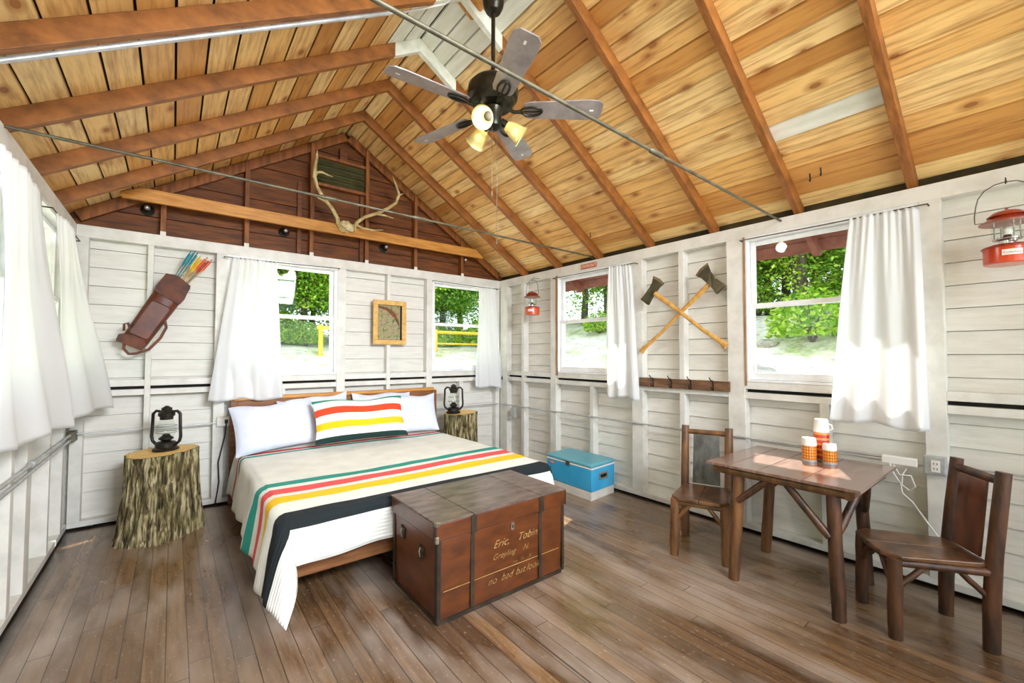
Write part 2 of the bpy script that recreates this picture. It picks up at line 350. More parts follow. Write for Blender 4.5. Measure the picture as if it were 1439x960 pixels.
# ---------------------------------------------------------------- walls
def P(side,u,z,d):
    """point on a wall: u along it, d>0 into the wall (outwards) from the stud face"""
    return {'E':(XE+d,u,z),'N':(u,YN+d,z),'W':(XW-d,u,z),'S':(u,YS-d,z)}[side]
def wbox(mb,side,u0,u1,z0,z1,d0,d1,mi=0,tone=.5):
    a=P(side,u0,z0,d0); b=P(side,u1,z1,d1)
    return mb.box(min(a[0],b[0]),max(a[0],b[0]),min(a[1],b[1]),max(a[1],b[1]),z0,z1,mi,tone)
def siding(side,name,u0,u1,pitch,opens,zoff=0,z1=ZP):
    mb=MB(); z=zoff-pitch*2
    while z<z1:
        za,zb=max(z,0.0),min(z+pitch,z1)
        if zb-za>.005:
            cuts=[u0]+sorted(set([o[i] for o in opens for i in (0,1) if za<o[3] and zb>o[2]]))+[u1]
            for a,b in zip(cuts[:-1],cuts[1:]):
                mid=(a+b)/2; segs=[(za,zb)]
                for o in opens:
                    if o[0]<mid<o[1]:
                        ns=[]
                        for c,e in segs:
                            if o[2]>c: ns.append((c,min(e,o[2])))
                            if o[3]<e: ns.append((max(c,o[3]),e))
                        segs=[q for q in ns if q[1]-q[0]>.004]
                for c,e in segs:
                    # lapped board: top edge leans outwards
                    g=.0035
                    q=[P(side,a,c+g,DEP-.008),P(side,b,c+g,DEP-.008),P(side,b,c+g,DEP+.02),P(side,a,c+g,DEP+.02),
                       P(side,a,e,DEP+.004),P(side,b,e,DEP+.004),P(side,b,e,DEP+.024),P(side,a,e,DEP+.024)]
                    mb.add(q,[(0,1,2,3),(7,6,5,4),(0,4,5,1),(1,5,6,2),(2,6,7,3),(3,7,4,0)])
        z+=pitch
    # dark sheathing outside
    us=[u0]+sorted(set([o[i] for o in opens for i in (0,1)]))+[u1]
    for a,b in zip(us[:-1],us[1:]):
        mid=(a+b)/2; zz=[0.0]
        op=[o for o in opens if o[0]<mid<o[1]]
        if not op: wbox(mb,side,a,b,-.1,z1,DEP+.022,DEP+.05,1)
        for o in op:
            wbox(mb,side,a,b,-.1,o[2],DEP+.022,DEP+.05,1); wbox(mb,side,a,b,o[3],z1,DEP+.022,DEP+.05,1)
    return struct(mb.build(name,['siding','ext'],local=True))
ZW0,ZW1=1.19,2.36
opE=[(2.64,3.735,ZW0,ZW1),(.497,1.551,ZW0,ZW1)]
opN=[(.389,1.407,ZW0,ZW1),(2.569,3.568,ZW0,ZW1)]
opW=[(3.72,4.62,ZW0,ZW1),(2.05,3.32,ZW0,ZW1),(-1.2,.9,.95,ZW1)]
opS=[(-.35,1.25,.5,2.3),(1.75,3.35,.5,2.3)]
wE=siding('E','wall_right',YS-.14,YN+.14,.14,opE,.008)
wN=siding('N','wall_back',XW-.14,XE+.14,.155,opN,.115)
wW=siding('W','wall_left',YS-.14,YN+.14,.155,opW,.115)
wS=siding('S','wall_front',XW-.14,XE+.14,.155,opS,.115)
def wpart(side,par,name,u0,u1,z0,z1,d0=0,d1=DEP-.005,mat='white',bev=.003):
    return wbox(MB(),side,u0,u1,z0,z1,d0,d1).build(name,mat,parent=par,bevel=bev)
wallspec={
 'E':(wE,YS,YN,[(4.70,4.80,1),(4.335,4.39,1),(3.735,3.83,1),(3.15,3.20,0),(2.515,2.64,1),(2.075,2.125,1),(1.551,1.685,1),(.99,1.045,0),(.40,.497,1),(-.22,-.17,1),(-.84,-.79,1)],.99),
 'N':(wN,XW,XE,[(-.635,-.56,1),(-.19,-.15,1),(.303,.389,1),(.87,.905,0),(1.407,1.497,1),(1.975,2.02,1),(2.49,2.569,1),(2.975,3.03,0),(3.568,3.636,1)],.99),
 'W':(wW,YS,YN,[(4.62,4.70,1),(4.20,4.245,0),(3.61,3.72,1),(3.32,3.38,1),(2.68,2.725,0),(1.95,2.05,1),(1.4,1.45,1),(.9,1.0,1),(.2,.25,-1),(-1.3,-1.2,1)],.99),
 'S':(wS,XW,XE,[(-.45,-.35,1),(1.25,1.35,1),(1.65,1.75,1),(3.35,3.45,1)],.99)}
ops={'E':opE,'N':opN,'W':opW,'S':opS}
for sd,(w,a,b,studs,_) in wallspec.items():
    wpart(sd,w,'top_plate',a,b,ZP0,ZP,-.001,DEP-.004)
    wpart(sd,w,'bottom_plate',a,b,.018,.062)
    for u0,u1,k in studs:
        top=ZP0 if k>0 else (1.055 if k==0 else .9)
        wpart(sd,w,'stud',u0,u1,.062,top,.001 if u1-u0<.07 else -.002)
    # blocking rails between the studs
    if sd=='S': continue
    full=sorted([q for q in studs if q[2]>0],key=lambda q:q[0]); edges=[a]+[x for q in full for x in (q[0],q[1])]+[b]
    for i in range(0,len(edges)-1,2):
        u0,u1=edges[i],edges[i+1]
        if u1-u0<.06 or (sd=='W' and u0<1.2): continue
        wpart(sd,w,'blocking',u0,u1,1.132,1.188,.002)
        wpart(sd,w,'blocking',u0,u1,1.055,1.105,.004)
        wbox(MB(),sd,u0,u1,1.1055,1.1315,.05,.075).build('gap_strip','dark_gap',parent=w)
# corner post back right
wpart('E',wE,'stud',YN-.07,YN-.004,.062,ZP0,.004)

# windows
wi=[0]
def window(side,u0,u1,jamb=None,z0=ZW0,z1=ZW1):
    wi[0]+=1; e=struct(empty('window_%d'%wi[0],P(side,(u0+u1)/2,z0,.05)))
    f=MB(); t=.028
    for a,b,c,d in ((u0,u0+t,z0,z1),(u1-t,u1,z0,z1),(u0+t,u1-t,z1-t,z1),(u0+t,u1-t,z0,z0+.02)): wbox(f,side,a,b,c,d,.004,DEP+.05)
    f.build('window_frame','sill_white',e,bevel=.002)
    zm=(z0+z1)/2+.025
    for nm_,a,b,d in (('upper_sash',zm-.018,z1-t-.001,.062),('lower_sash',z0+.021,zm+.02,.036)):
        q=MB(); w=.038; U0,U1=u0+t+.001,u1-t-.001; bot=.032 if nm_=='upper_sash' else .055; topw=.036
        for r in ((U0,U0+w,a,b),(U1-w,U1,a,b),(U0+w,U1-w,b-topw,b),(U0+w,U1-w,a,a+bot)): wbox(q,side,r[0],r[1],r[2],r[3],d,d+.025)
        so=q.build(nm_,'sill_white',e,bevel=.003)
        p=MB(); wbox(p,side,U0+w,U1-w,a+bot,b-topw,d+.010,d+.014); p.build('pane','pane',so)
    if jamb: wbox(MB(),side,jamb[0],jamb[1],z0-.03,z1+.005,-.006,.0).build('jamb_strip','raw_jamb',e)
    return e
window('N',*opN[0][:2]); window('N',*opN[1][:2])
window('E',*opE[0][:2],jamb=(3.70,3.735)); window('E',*opE[1][:2],jamb=(1.535,1.551))
window('W',*opW[0][:2]); window('W',*opW[1][:2]); window('W',*opW[2][:2],z0=.95)
window('S',*opS[0][:2],z0=.5,z1=2.3); window('S',*opS[1][:2],z0=.5,z1=2.3)  # unseen windows behind the camera, put in for the fill light

# ---------------------------------------------------------------- gables (brown boards and studs)
def gable(side,name,hole=None):
    mb=MB(); z=ZP; pitch=.17
    while z<ZA+.1:
        zb=z+pitch; hw=(ZA+.09-z)/SL; hw2=max((ZA+.09-zb)/SL,0)
        hw=min(hw,2.35)
        if hw<=0: break
        hw2=min(hw2,2.35)
        q=[P(side,XM-hw,z+.004,DEP-.008),P(side,XM+hw,z+.004,DEP-.008),P(side,XM+hw,z+.004,DEP+.03),P(side,XM-hw,z+.004,DEP+.03),
           P(side,XM-hw2,zb,DEP+.006),P(side,XM+hw2,zb,DEP+.006),P(side,XM+hw2,zb,DEP+.034),P(side,XM-hw2,zb,DEP+.034)]
        if hole and zb>hole[2] and z<hole[3]:
            for a_,b_,c_,d_ in ((XM-hw,hole[0],XM-hw2,hole[0]),(hole[1],XM+hw,hole[1],XM+hw2)):
                if b_-a_>.02 and d_-c_>.0:
                    q=[P(side,a_,z+.004,DEP-.008),P(side,b_,z+.004,DEP-.008),P(side,b_,z+.004,DEP+.03),P(side,a_,z+.004,DEP+.03),P(side,c_,zb,DEP+.006),P(side,d_,zb,DEP+.006),P(side,d_,zb,DEP+.034),P(side,c_,zb,DEP+.034)]
                    mb.add(q,[(0,1,2,3),(7,6,5,4),(0,4,5,1),(1,5,6,2),(2,6,7,3),(3,7,4,0)])
        else: mb.add(q,[(0,1,2,3),(7,6,5,4),(0,4,5,1),(1,5,6,2),(2,6,7,3),(3,7,4,0)])
        z=zb
    if not hole: mb.prism([(XM-2.35,ZP-.001),(XM+2.35,ZP-.001),(XM+2.35,ZA-2.35*SL+.09),(XM,ZA+.09),(XM-2.35,ZA-2.35*SL+.09)],lambda a,b,t:P(side,a,b,t),DEP+.032,DEP+.055,1)
    return struct(mb.build(name,['brown_wood','ext'],local=True))
gN=gable('N','wall_back_gable'); gS=gable('S','wall_front_gable',(XM-.85,XM+.85,2.62,3.40))  # front gable opening is unseen, put in for the fill lamp
for x in (-.093,.541,1.134,1.725,2.336,3.012):
    zt=ZA-SL*abs(x-XM)-.02
    MB().box(x-.02,x+.02,YN+.002,YN+DEP-.006,ZP,zt).build('gable_stud','gable_stud',gN,bevel=.003)
    MB().box(x-.02,x+.02,YN+.0,YN+.004,ZP-.015,ZP+.035).build('paint_daub','white',gN)
MB().beam((XM+.02,YN+.045,ZA-.07),(XE,YN+.045,ZA-.07-SL*(XE-XM-.02)),.04,.09).build('gable_rafter','gable_stud',gN,bevel=.003)
MB().beam((XM-.02,YN+.045,ZA-.07),(XW,YN+.045,ZA-.07-SL*(XM-.02-XW)),.04,.09).build('gable_rafter','gable_stud',gN,bevel=.003)
MB().box(1.15,1.70,YN+.004,YN+.06,3.55,3.58).box(1.15,1.70,YN+.004,YN+.06,3.24,3.27).build('vent_header','gable_stud',gN)
v=MB(); v.box(1.158,1.70,YN+.058,YN+.068,3.27,3.55)
for i in range(4): v.obox((1.43,YN+.035,3.30+i*.07),((1,0,0),(0,1,-.7),(0,.7,1)),(.268,.003,.036))
v.build('louver','vent',gN)
MB().box(1.0,1.04,YN+.05,YN+.085,ZP,3.24).box(1.66,1.70,YN+.05,YN+.085,ZP,3.24).build('gable_batten','brown_wood',gN)
MB().box(1.42,1.50,YN+.03,YN+.08,3.58,3.72).build('ridge_block','brown_wood',gN)

# ---------------------------------------------------------------- ceiling: boards, rafters, overhanging eaves
RY=[4.385,3.745,3.10,2.45,1.81,1.165,.53,-.12,-.76,-1.4]
cs=1/math.sqrt(1+SL*SL); sn=SL*cs
def rp(sd,d,h,y):   # point: d horizontal distance from the ridge, h height above deck underside (vertical)
    return (XM+sd*d,y,ZA-SL*d+h)
mb=MB()
def board(sd,d0,d1,y0,y1,mi,tone):
    q=[rp(sd,d0,0,y0),rp(sd,d1,0,y0),rp(sd,d1,0,y1),rp(sd,d0,0,y1),rp(sd,d0,.02,y0),rp(sd,d1,.02,y0),rp(sd,d1,.02,y1),rp(sd,d0,.02,y1)]
    fs=[(0,1,2,3),(4,7,6,5),(0,4,5,1),(1,5,6,2),(2,6,7,3),(3,7,4,0)]
    if sd>0: fs=[f[::-1] for f in fs]
    mb.add(q,fs,mi,tone)
DEXT=2.66
for sd,pw in ((-1,.138),(1,.1065)):
    d=.004
    while d<2.235:
        d1=min(d+pw,2.235); cuts=[YS-.1]
        y=YS-.1
        for r in sorted(RY):
            if random.random()<.33: cuts.append(r)
        cuts.append(YN+DEP)
        whites=[]
        if sd<0 and d<.21: whites=[(1.81,3.10)]
        if sd>0 and d<.31: whites=[(1.81,3.10)]
        dm=(d+d1)/2
        if sd>0 and abs(dm-1.606)<pw/2: whites=[(.53,1.165)]
        for a,b in whites: cuts=[c for c in cuts if not (a-.01<c<b+.01)]+[a,b]
        cuts=sorted(set(cuts)); tone=random.random()
        for a,b in zip(cuts[:-1],cuts[1:]):
            m=(a+b)/2; wh=any(p<m<q for p,q in whites); tone=min(1,max(0,random.betavariate(3.2,1.6)))
            if random.random()<.09: tone*=.25
            board(sd,d+.0058,d1-.0058,a+.0006,b-.0006,1 if wh else 0,tone)
        d=d1
ceil=struct(mb.build('ceiling',['deck','deck_white'],local=True,tone=True))
# roofing above the boards and out over the walls
m=MB()
for sd in (-1,1):
    m.add([rp(sd,0,.022,YS-.5),rp(sd,DEXT,.022,YS-.5),rp(sd,DEXT,.022,YN+.5),rp(sd,0,.022,YN+.5),rp(sd,0,.08,YS-.5),rp(sd,DEXT,.08,YS-.5),rp(sd,DEXT,.08,YN+.5),rp(sd,0,.08,YN+.5)],
      [(0,1,2,3),(4,7,6,5),(0,4,5,1),(1,5,6,2),(2,6,7,3),(3,7,4,0)])
m.build('roof_deck','eave',ceil)
m=MB()
for sd in (-1,1): m.add([rp(sd,.0,.0205,YS-.1),rp(sd,2.235,.0205,YS-.1),rp(sd,2.235,.0205,YN+.1),rp(sd,0,.0205,YN+.1)],[(0,1,2,3)])
m.build('seam_dark_sheet','dark_gap',ceil)  # added dark sheet, blackens the gaps between the ceiling boards
PAD=.13 # wall top blocking so no light leaks between plate and boards
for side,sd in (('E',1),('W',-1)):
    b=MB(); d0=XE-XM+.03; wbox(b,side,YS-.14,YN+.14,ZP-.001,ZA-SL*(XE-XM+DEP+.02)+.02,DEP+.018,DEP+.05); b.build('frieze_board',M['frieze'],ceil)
rh=.108
for y in RY:
    for sd in (-1,1):
        dW=2.13+DEP+.02
        def rb(d0,d1,name,mat,sub=False):
            q=MB(); y0,y1=y-.0225,y+.0225; e=-.0005
            q.add([rp(sd,d0,-rh,y0),rp(sd,d1,-rh,y0),rp(sd,d1,e,y0),rp(sd,d0,e,y0),rp(sd,d0,-rh,y1),rp(sd,d1,-rh,y1),rp(sd,d1,e,y1),rp(sd,d0,e,y1)],
              [(0,1,2,3),(7,6,5,4),(4,5,1,0),(6,7,3,2),(5,6,2,1),(7,4,0,3)] if sd>0 else [(3,2,1,0),(4,5,6,7),(0,1,5,4),(2,3,7,6),(1,2,6,5),(3,0,4,7)])
            return q.build(name,mat,ceil,bevel=.003)
        if y in (3.10,2.45):
            w=.21 if sd<0 else .33; rb(.0,w,'white_rafter_end','deck_white'); rb(w,dW,'rafter','rafter')
        else: rb(.0,dW,'rafter','rafter')
        if sd>0 and y>-1: # rafter tail outside, sawn to a point
            q=MB(); d1=2.62
            poly=[(dW+.032,-rh),(d1-.06,-rh-.01),(d1,-rh*.55),(d1,0),(dW+.032,0)]
            q.prism(poly,lambda a,b,t:rp(1,a,b,t),y-.0225,y+.0225); q.build('rafter_tail','eave',ceil)
# fascia / soffit boards outside east
for sd in (-1,1):
    q=MB(); k=0
    d=2.30
    while d<DEXT-.01:
        board_q=[rp(sd,d+.002,0,YS-.4),rp(sd,d+.116,0,YS-.4),rp(sd,d+.116,0,YN+.45),rp(sd,d+.002,0,YN+.45),rp(sd,d+.002,.02,YS-.4),rp(sd,d+.116,.02,YS-.4),rp(sd,d+.116,.02,YN+.45),rp(sd,d+.002,.02,YN+.45)]
        q.add(board_q,[(0,1,2,3),(4,7,6,5),(0,4,5,1),(1,5,6,2),(2,6,7,3),(3,7,4,0)]); d+=.12
    q.build('eave_boards','eave',ceil)
    MB().beam(rp(sd,0,-.05,YN+.44),rp(sd,DEXT,-.05,YN+.44),.03,.15).build('barge_board','ext',ceil)
# collar tie in front of the gable
ct=struct(MB().prism([(-.375,2.745),(-.36,2.705),(3.24,2.705),(3.27,2.715),(3.145,2.815),(-.235,2.815)],lambda a,b,t:(a,t,b),YN-.125,YN-.09).build('trim_1','tie_board',bevel=.003))

# ---------------------------------------------------------------- tie rods, conduits
def rod(name,p0,p1,label,turn):
    p0,p1=Vector(p0),Vector(p1); e=tag(empty(name,p0),label,'rod')
    MB().tube([p0,p1],.0085,10).build('bar','rod',e,smooth=40)
    d=(p1-p0).normalized()
    for t in turn:
        c=p0.lerp(p1,t); MB().tube([c-d*.06,c-d*.05,c+d*.05,c+d*.06],[.009,.014,.014,.009],10).build('coupling','rod',e,smooth=40)
    for p,q in ((p0,1),(p1,-1)): MB().tube([p,p+d*q*.012],.02,6).build('anchor_nut','rod',e)
rod('tie_rod',(XW-.02,2.98,2.455),(XE+.02,3.16,2.50),'thin iron tie rod running past the antlers from wall to wall',(.34,.5))
rod('tie_rod',(XW-.02,1.20,2.455),(XE+.02,1.27,2.435),'iron tie rod crossing the room just under the ceiling fan blades',(.6,))
def conduit(name,pts,r,label,clips=()):
    e=tag(empty(name,pts[0]),label,'conduit')
    MB().tube(pts,r,10).build('tube','steel',e,smooth=40)
    for c in clips:
        c=Vector(c); MB().lathe([(r*1.5,-.012),(r*1.7,-.008),(r*1.7,.008),(r*1.5,.012)],(0,0,0),10,mat=Matrix.Translation(c)@(Matrix.Rotation(R(90),4,'X' if abs(c.x-XE)<.1 or abs(c.x-XW)<.1 else 'Y'))).build('strap_clip','steel',e,smooth=40)
conduit('wall_conduit',[(XE-.012,4.82,.72),(XE-.012,2.5,.73),(XE-.012,.53,.75)],.008,'metal conduit along the wall behind the table and blue cooler',[(XE-.012,4.2,.723),(XE-.012,3.2,.727),(XE-.012,2.58,.73),(XE-.012,1.6,.74)])
conduit('wall_conduit',[(XE-.012,.38,.75),(XE-.012,-1.5,.745)],.006,'thin metal conduit passing behind the chair with the brown back')
conduit('wall_conduit',[(XW+.03,4.80,.775),(.33,YN-.012,.765)],.006,'thin grey conduit running behind the stump at the black lantern') 
conduit('wall_conduit',[(2.60,YN-.012,.722),(3.60,YN-.012,.72)],.007,'short metal conduit on the wall beside the stump past the bed')
conduit('wall_conduit',[(XW+.02,-1.3,.80),(XW+.02,3.0,.783),(XW+.02,4.78,.775)],.011,'upper of two metal conduits below the pair of adjacent curtains',[(XW+.02,3.6,.78)])
conduit('wall_conduit',[(XW+.02,-1.3,.755),(XW+.02,3.0,.738),(XW+.02,4.78,.735)],.011,'lower of two metal conduits below the pair of adjacent curtains')
j=MB(); j.box(XW+.005,XW+.05,4.74,4.86,.72,.80); tag(j.build('junction_box','rod',bevel=.004),'dark metal elbow box in the corner near the lantern stump','box')
# conduit under the rafter at the top of the picture
yc=2.45+.037
pc=[rp(-1,2.12,-.116,yc),rp(-1,1.0,-.116,yc),rp(-1,.50,-.116,yc)]
conduit('ceiling_conduit',pc,.012,'white conduit fixed along the side of a ceiling rafter')
for dd in (1.86,1.62):
    pass
MB().tube([rp(-1,.49,-.116,yc),rp(-1,.4,-.09,yc+.05),rp(-1,.27,-.09,yc+.04),rp(-1,.14,-.13,yc-.05),rp(-1,.10,-.14,yc-.2)],.006,8).build('loose_cable','cord_w',smooth=40)
tag(bpy.data.objects['loose_cable'],'loose white cord looping to the fan mount at the ridge','cord')
c1=MB().obox(rp(1,.07,-.04,2.42),((1,0,-SL),(0,1,0),(SL,0,1)),(.085,.12,.02)); tag(c1.build('ridge_patch_board','tie_board',bevel=.02),'rounded bare wood block on the whitewashed ridge beside the fan','board')

# electrical boxes
def outlet(name,side,u,z,w,h,d,mat,label):
    e=tag(empty(name,P(side,u,z-h/2,0)),label,'outlet')
    wbox(MB(),side,u-w/2,u+w/2,z-h/2,z+h/2,-d,-.002).build('box',mat,e,bevel=.006)
    wbox(MB(),side,u-w*.42,u+w*.42,z-h*.40,z+h*.40,-d-.003,-d).build('face_plate',mat,e,bevel=.001)
    return e
o1=outlet('outlet_box','E',.455,.742,.10,.11,.045,'steel','grey metal outlet box on the wall behind the table corner')
wbox(MB(),'E',.43,.47,.705,.775,-.052,-.049).build('receptacle','wplastic',o1,bevel=.004)
q=MB()
for k in (.725,.755):
    for du in (-.007,.007): wbox(q,'E',.45+du-.0015,.45+du+.0015,k-.006,k+.006,-.0535,-.052)
q.build('slots','black_iron',o1)
o2=outlet('outlet_box','N',.385,.775,.108,.088,.035,'wplastic','white outlet on the wall beside the bed with a black plug')
for du in (-.02,.02): 
    wbox(MB(),'N',.385+du-.013,.385+du+.013,.757,.793,-.041,-.038).build('receptacle','wplastic' if du<0 else 'black_iron',o2,bevel=.003)
outlet('outlet_box','E',4.52,.63,.09,.13,.045,'steel','small grey metal box on the wall beyond the blue cooler')
st=MB(); wbox(st,'E',.53,.70,.715,.765,-.05,-.006); strip=tag(empty('power_strip',P('E',.61,.715,0)),'pale power strip with a tangled white cord beside the outlet box','power strip'); st.build('housing','wplastic',strip,bevel=.006)
st=MB().tube([(XE-.05,.66,.72),(XE-.06,.64,.66),(XE-.05,.61,.60),(XE-.07,.60,.55),(XE-.04,.56,.5),(XE-.05,.47,.36),(XE-.045,.38,.22),(XE-.04,.30,.10),(XE-.05,.22,.012)],.005,8)
st.tube([(XE-.05,.64,.71),(XE-.07,.61,.66),(XE-.05,.56,.66),(XE-.06,.54,.60),(XE-.05,.57,.57),(XE-.07,.6,.60),(XE-.05,.60,.66),(XE-.05,.58,.70)],.004,6)
sc_=st.build('cord','cord_w',strip,smooth=40)
st=MB().tube([(.405,YN-.045,.76),(.40,YN-.035,.66),(.37,YN-.03,.50),(.35,YN-.035,.40),(.36,YN-.03,.22),(.345,YN-.03,.1),(.33,YN-.04,.01)],.005,8)
tag(st.build('extension_cord','cord_b',smooth=40),'black cord dropping from the white outlet beside the bed','cord')

# ---------------------------------------------------------------- curtains
def curtain(ta,tb,ba,bb,folds,amp,nrm,label,rodpts,rl,ph=0.,flare=1.6):
    ta,tb,ba,bb,nrm=[Vector(v) for v in (ta,tb,ba,bb,nrm)]
    def fn(u,v):
        a=ta.lerp(ba,v); b=tb.lerp(bb,v); uu=u+.03*math.sin(u*9+ph)*v
        p=a.lerp(b,uu); k=amp*(.55+flare*v**.7)*(.7+.3*math.sin(u*13+ph))
        wv=math.sin(2*math.pi*folds*u+ph+.5*math.sin(3*v+ph))
        p=p+nrm*(k*wv+.012*math.sin(v*5+u*4))
        p=p+nrm*.009*max(0,1-v*2.2)*math.sin(2*math.pi*folds*3.1*u)
        p.z-=.012*math.sin(u*math.pi*folds)*v
        if v>.94: p=p+nrm*.002
        return p
    m=MB(); m.grid(fn,90,56)
    o=m.build('curtain','curtain',smooth=180,solid=.0022); tag(o,label,'curtain')
    hem=MB(); 
    p0,p1=Vector(rodpts[0]),Vector(rodpts[1])
    r=tag(empty('curtain_rod',p0),rl,'curtain rod')
    MB().tube([p0,p0.lerp(p1,.5)+Vector((0,0,-.004)),p1],.0045,8).build('wire','rod',r,smooth=40)
    for p in (p0,p1): MB().tube([p,p-nrm*.055],.004,6).build('bracket','black_iron',r)
yn=YN-.06
curtain((.425,yn,2.33),(.80,yn,2.335),(.255,YN-.12,.985),(.86,YN-.08,.965),3.4,.016,(0,-1,0),'white cotton curtain over the window beside the arrow quiver',((.36,yn,2.325),(1.41,yn,2.345)),'thin wire rod above the window next to the quiver')
curtain((3.23,yn,2.32),(3.53,yn,2.335),(3.14,YN-.10,.985),(3.575,YN-.16,.955),2.6,.014,(0,-1,0),'white curtain in the corner window behind the far stump',((2.56,yn,2.34),(3.57,yn,2.33)),'thin wire rod above the corner window behind the bed',1.3,1.1)
xe=XE-.06
curtain((xe,2.87,2.335),(xe,2.60,2.315),(XE-.08,2.90,.975),(XE-.10,2.49,.975),2.6,.014,(-1,0,0),'narrow white curtain hanging beside the crossed axes',((xe,3.73,2.33),(xe,2.56,2.32)),'thin wire rod above the window by the small red lantern',.6)
curtain((xe,.83,2.335),(xe,.49,2.32),(XE-.10,.965,.965),(XE-.14,.44,.955),3.2,.02,(-1,0,0),'wide sunlit white curtain hanging beside the table',((xe,1.55,2.33),(xe,.45,2.325)),'thin wire rod above the window beside the table',2.2,1.3)
xw=XW+.05
curtain((xw,2.66,2.27),(xw+.01,3.31,2.28),(XW+.06,2.80,.98),(XW+.155,3.64,.975),2.3,.014,(1,0,0),'white curtain nearer the camera of the pair hanging side by side',((xw,2.03,2.28),(xw,3.36,2.28)),'wire rod of the curtain nearer the camera beside the stump',.4,1.4)
curtain((xw,3.78,2.27),(xw+.02,4.26,2.28),(XW+.07,3.86,.98),(XW+.26,4.815,.975),2.3,.012,(1,0,0),'white curtain hanging over the corner behind the lantern stump',((xw,3.70,2.28),(xw,4.66,2.28)),'wire rod of the curtain in the corner behind the stump',2.0,1.4)

# ---------------------------------------------------------------- bed
bed=tag(empty('bed',(1.47,3.7,0)),'double bed with a plain wooden headboard and low wooden rails','bed')
hb=MB().box(.47,2.55,4.80,4.845,.30,.995); hb.build('headboard','bed',bed,bevel=.006)
MB().box(.46,2.56,4.79,4.85,.965,1.0).build('headboard_cap','tie_board',bed,bevel=.006)
for x in (.43,2.53): MB().box(x,x+.06,4.785,4.855,0,.97).build('headboard_post','bed',bed,bevel=.006)
MB().box(.56,2.38,2.655,2.69,.15,.33).build('foot_rail','bed',bed,bevel=.005)
for x in (.53,2.38): MB().box(x,x+.035,2.66,4.79,.15,.33).build('side_rail','bed',bed,bevel=.005)
for x in (.85,2.05):
    for y in (3.3,4.5): MB().box(x,x+.07,y,y+.07,0,.16).build('leg','bed',bed,bevel=.004)
MB().box(.53,2.40,2.65,4.78,.28,.485).build('mattress','matt',bed,bevel=.05,seg=4)
# quilt
QX0,QX1,QY0,QZ=.50,2.43,2.61,.512
def quilt_pt(sx,ty):
    dx=max(0,QX0-sx); dr=max(0,sx-QX1); dy=max(0,QY0-ty)
    a=dx if dx>0 else dr; sg=-1 if dx>0 else 1; cx=QX0 if dx>0 else QX1
    nz=.004*mnoise.noise(Vector((sx*5,ty*5,0)))+.006*mnoise.noise(Vector((sx*1.7,ty*1.7,4)))
    def drop(r):  # rounded shoulder
        rr=.045; 
        if r<rr*1.57: th=r/rr; return rr*math.sin(th),rr*(1-math.cos(th))
        return rr, rr+(r-rr*1.57)
    if a==0 and dy==0:
        z=QZ+.008*math.sin(sx*3.1+1)*math.sin(ty*2.3)
        if ty>4.45: z+=.02*min(1,(ty-4.45)/.15)
        return Vector((sx,ty,z+nz))
    K=.62*max(0,min(1,(4.15-ty)/.9)) if sg<0 else 0
    lean=Vector((0,-K*a*min(1,a/.12),0))
    if a>0 and dy==0:
        h,z=drop(a); fold=.018*math.sin(ty*9.5+.6)*min(1,a/.2)+.010*math.sin(ty*23)*min(1,a/.3)
        return Vector((cx+sg*(h-.02+(.14 if sg<0 else .05)*a+(.12*K/.62)*a+fold),ty,QZ-z*(1-.14*K/.62)+nz))+lean
    if dy>0 and a==0:
        h,z=drop(dy); fold=.014*math.sin(sx*11)*min(1,dy/.2)*min(1,(sx-QX0)/.15)
        kf=.06+.30*math.exp(-(sx-QX0)/.16)
        return Vector((sx,QY0-(h-.02+kf*dy+fold),QZ-z+(1-math.sqrt(1-kf*kf))*dy+nz))
    r=math.hypot(a,dy); ph=math.atan2(dy,a); h,z=drop(r)
    k=((.14 if sg<0 else .05)+.12*K/.62)*math.cos(ph)**2+(.36 if sg<0 else .06)*math.sin(ph)**2+(.14 if sg<0 else .03)*math.sin(2*ph)*min(1,r/.22)
    fold=.022*math.sin(ph*8+2.4)*math.sin(2*ph)*min(1,r/.3)+.01*math.cos(ph)*min(1,r/.2)
    H=h-.02+(r*k+fold); Z=z-(1-math.sqrt(max(0,1-k*k)))*r-.14*K/.62*z*math.cos(ph)
    ph2=ph+(.8 if sg<0 else 0)*math.sin(2*ph)*(1-.15*math.sin(2*ph))
    return Vector((cx+sg*H*math.cos(ph2),QY0-H*math.sin(ph2),max(QZ-Z+nz,.014)))+lean*math.cos(ph)**.5
m=MB(); nu,nv=120,120; SX0,SX1,TY0,TY1=QX0-.385,QX1+.33,QY0-.268,4.66
flat=[]
for j in range(nv+1):
    for i in range(nu+1):
        sx=SX0+(SX1-SX0)*i/nu; ty=TY0+(TY1-TY0)*j/nv; m.v.append(quilt_pt(sx,ty)); flat.append((sx,ty,0))
for j in range(nv):
    for i in range(nu): m.f.append((j*(nu+1)+i,j*(nu+1)+i+1,(j+1)*(nu+1)+i+1,(j+1)*(nu+1)+i)); m.m.append(0); m.t.append(0)
def with_flat(o,vals):
    a=o.data.attributes.new('flat','FLOAT_VECTOR','POINT'); 
    a.data.foreach_set('vector',[c for v in vals for c in v])
qo=m.build('quilt','quilt',smooth=180,solid=.007); with_flat(qo,flat)
tag(qo,'cream quilt with teal, red, yellow and black stripes draped over the bed','quilt')
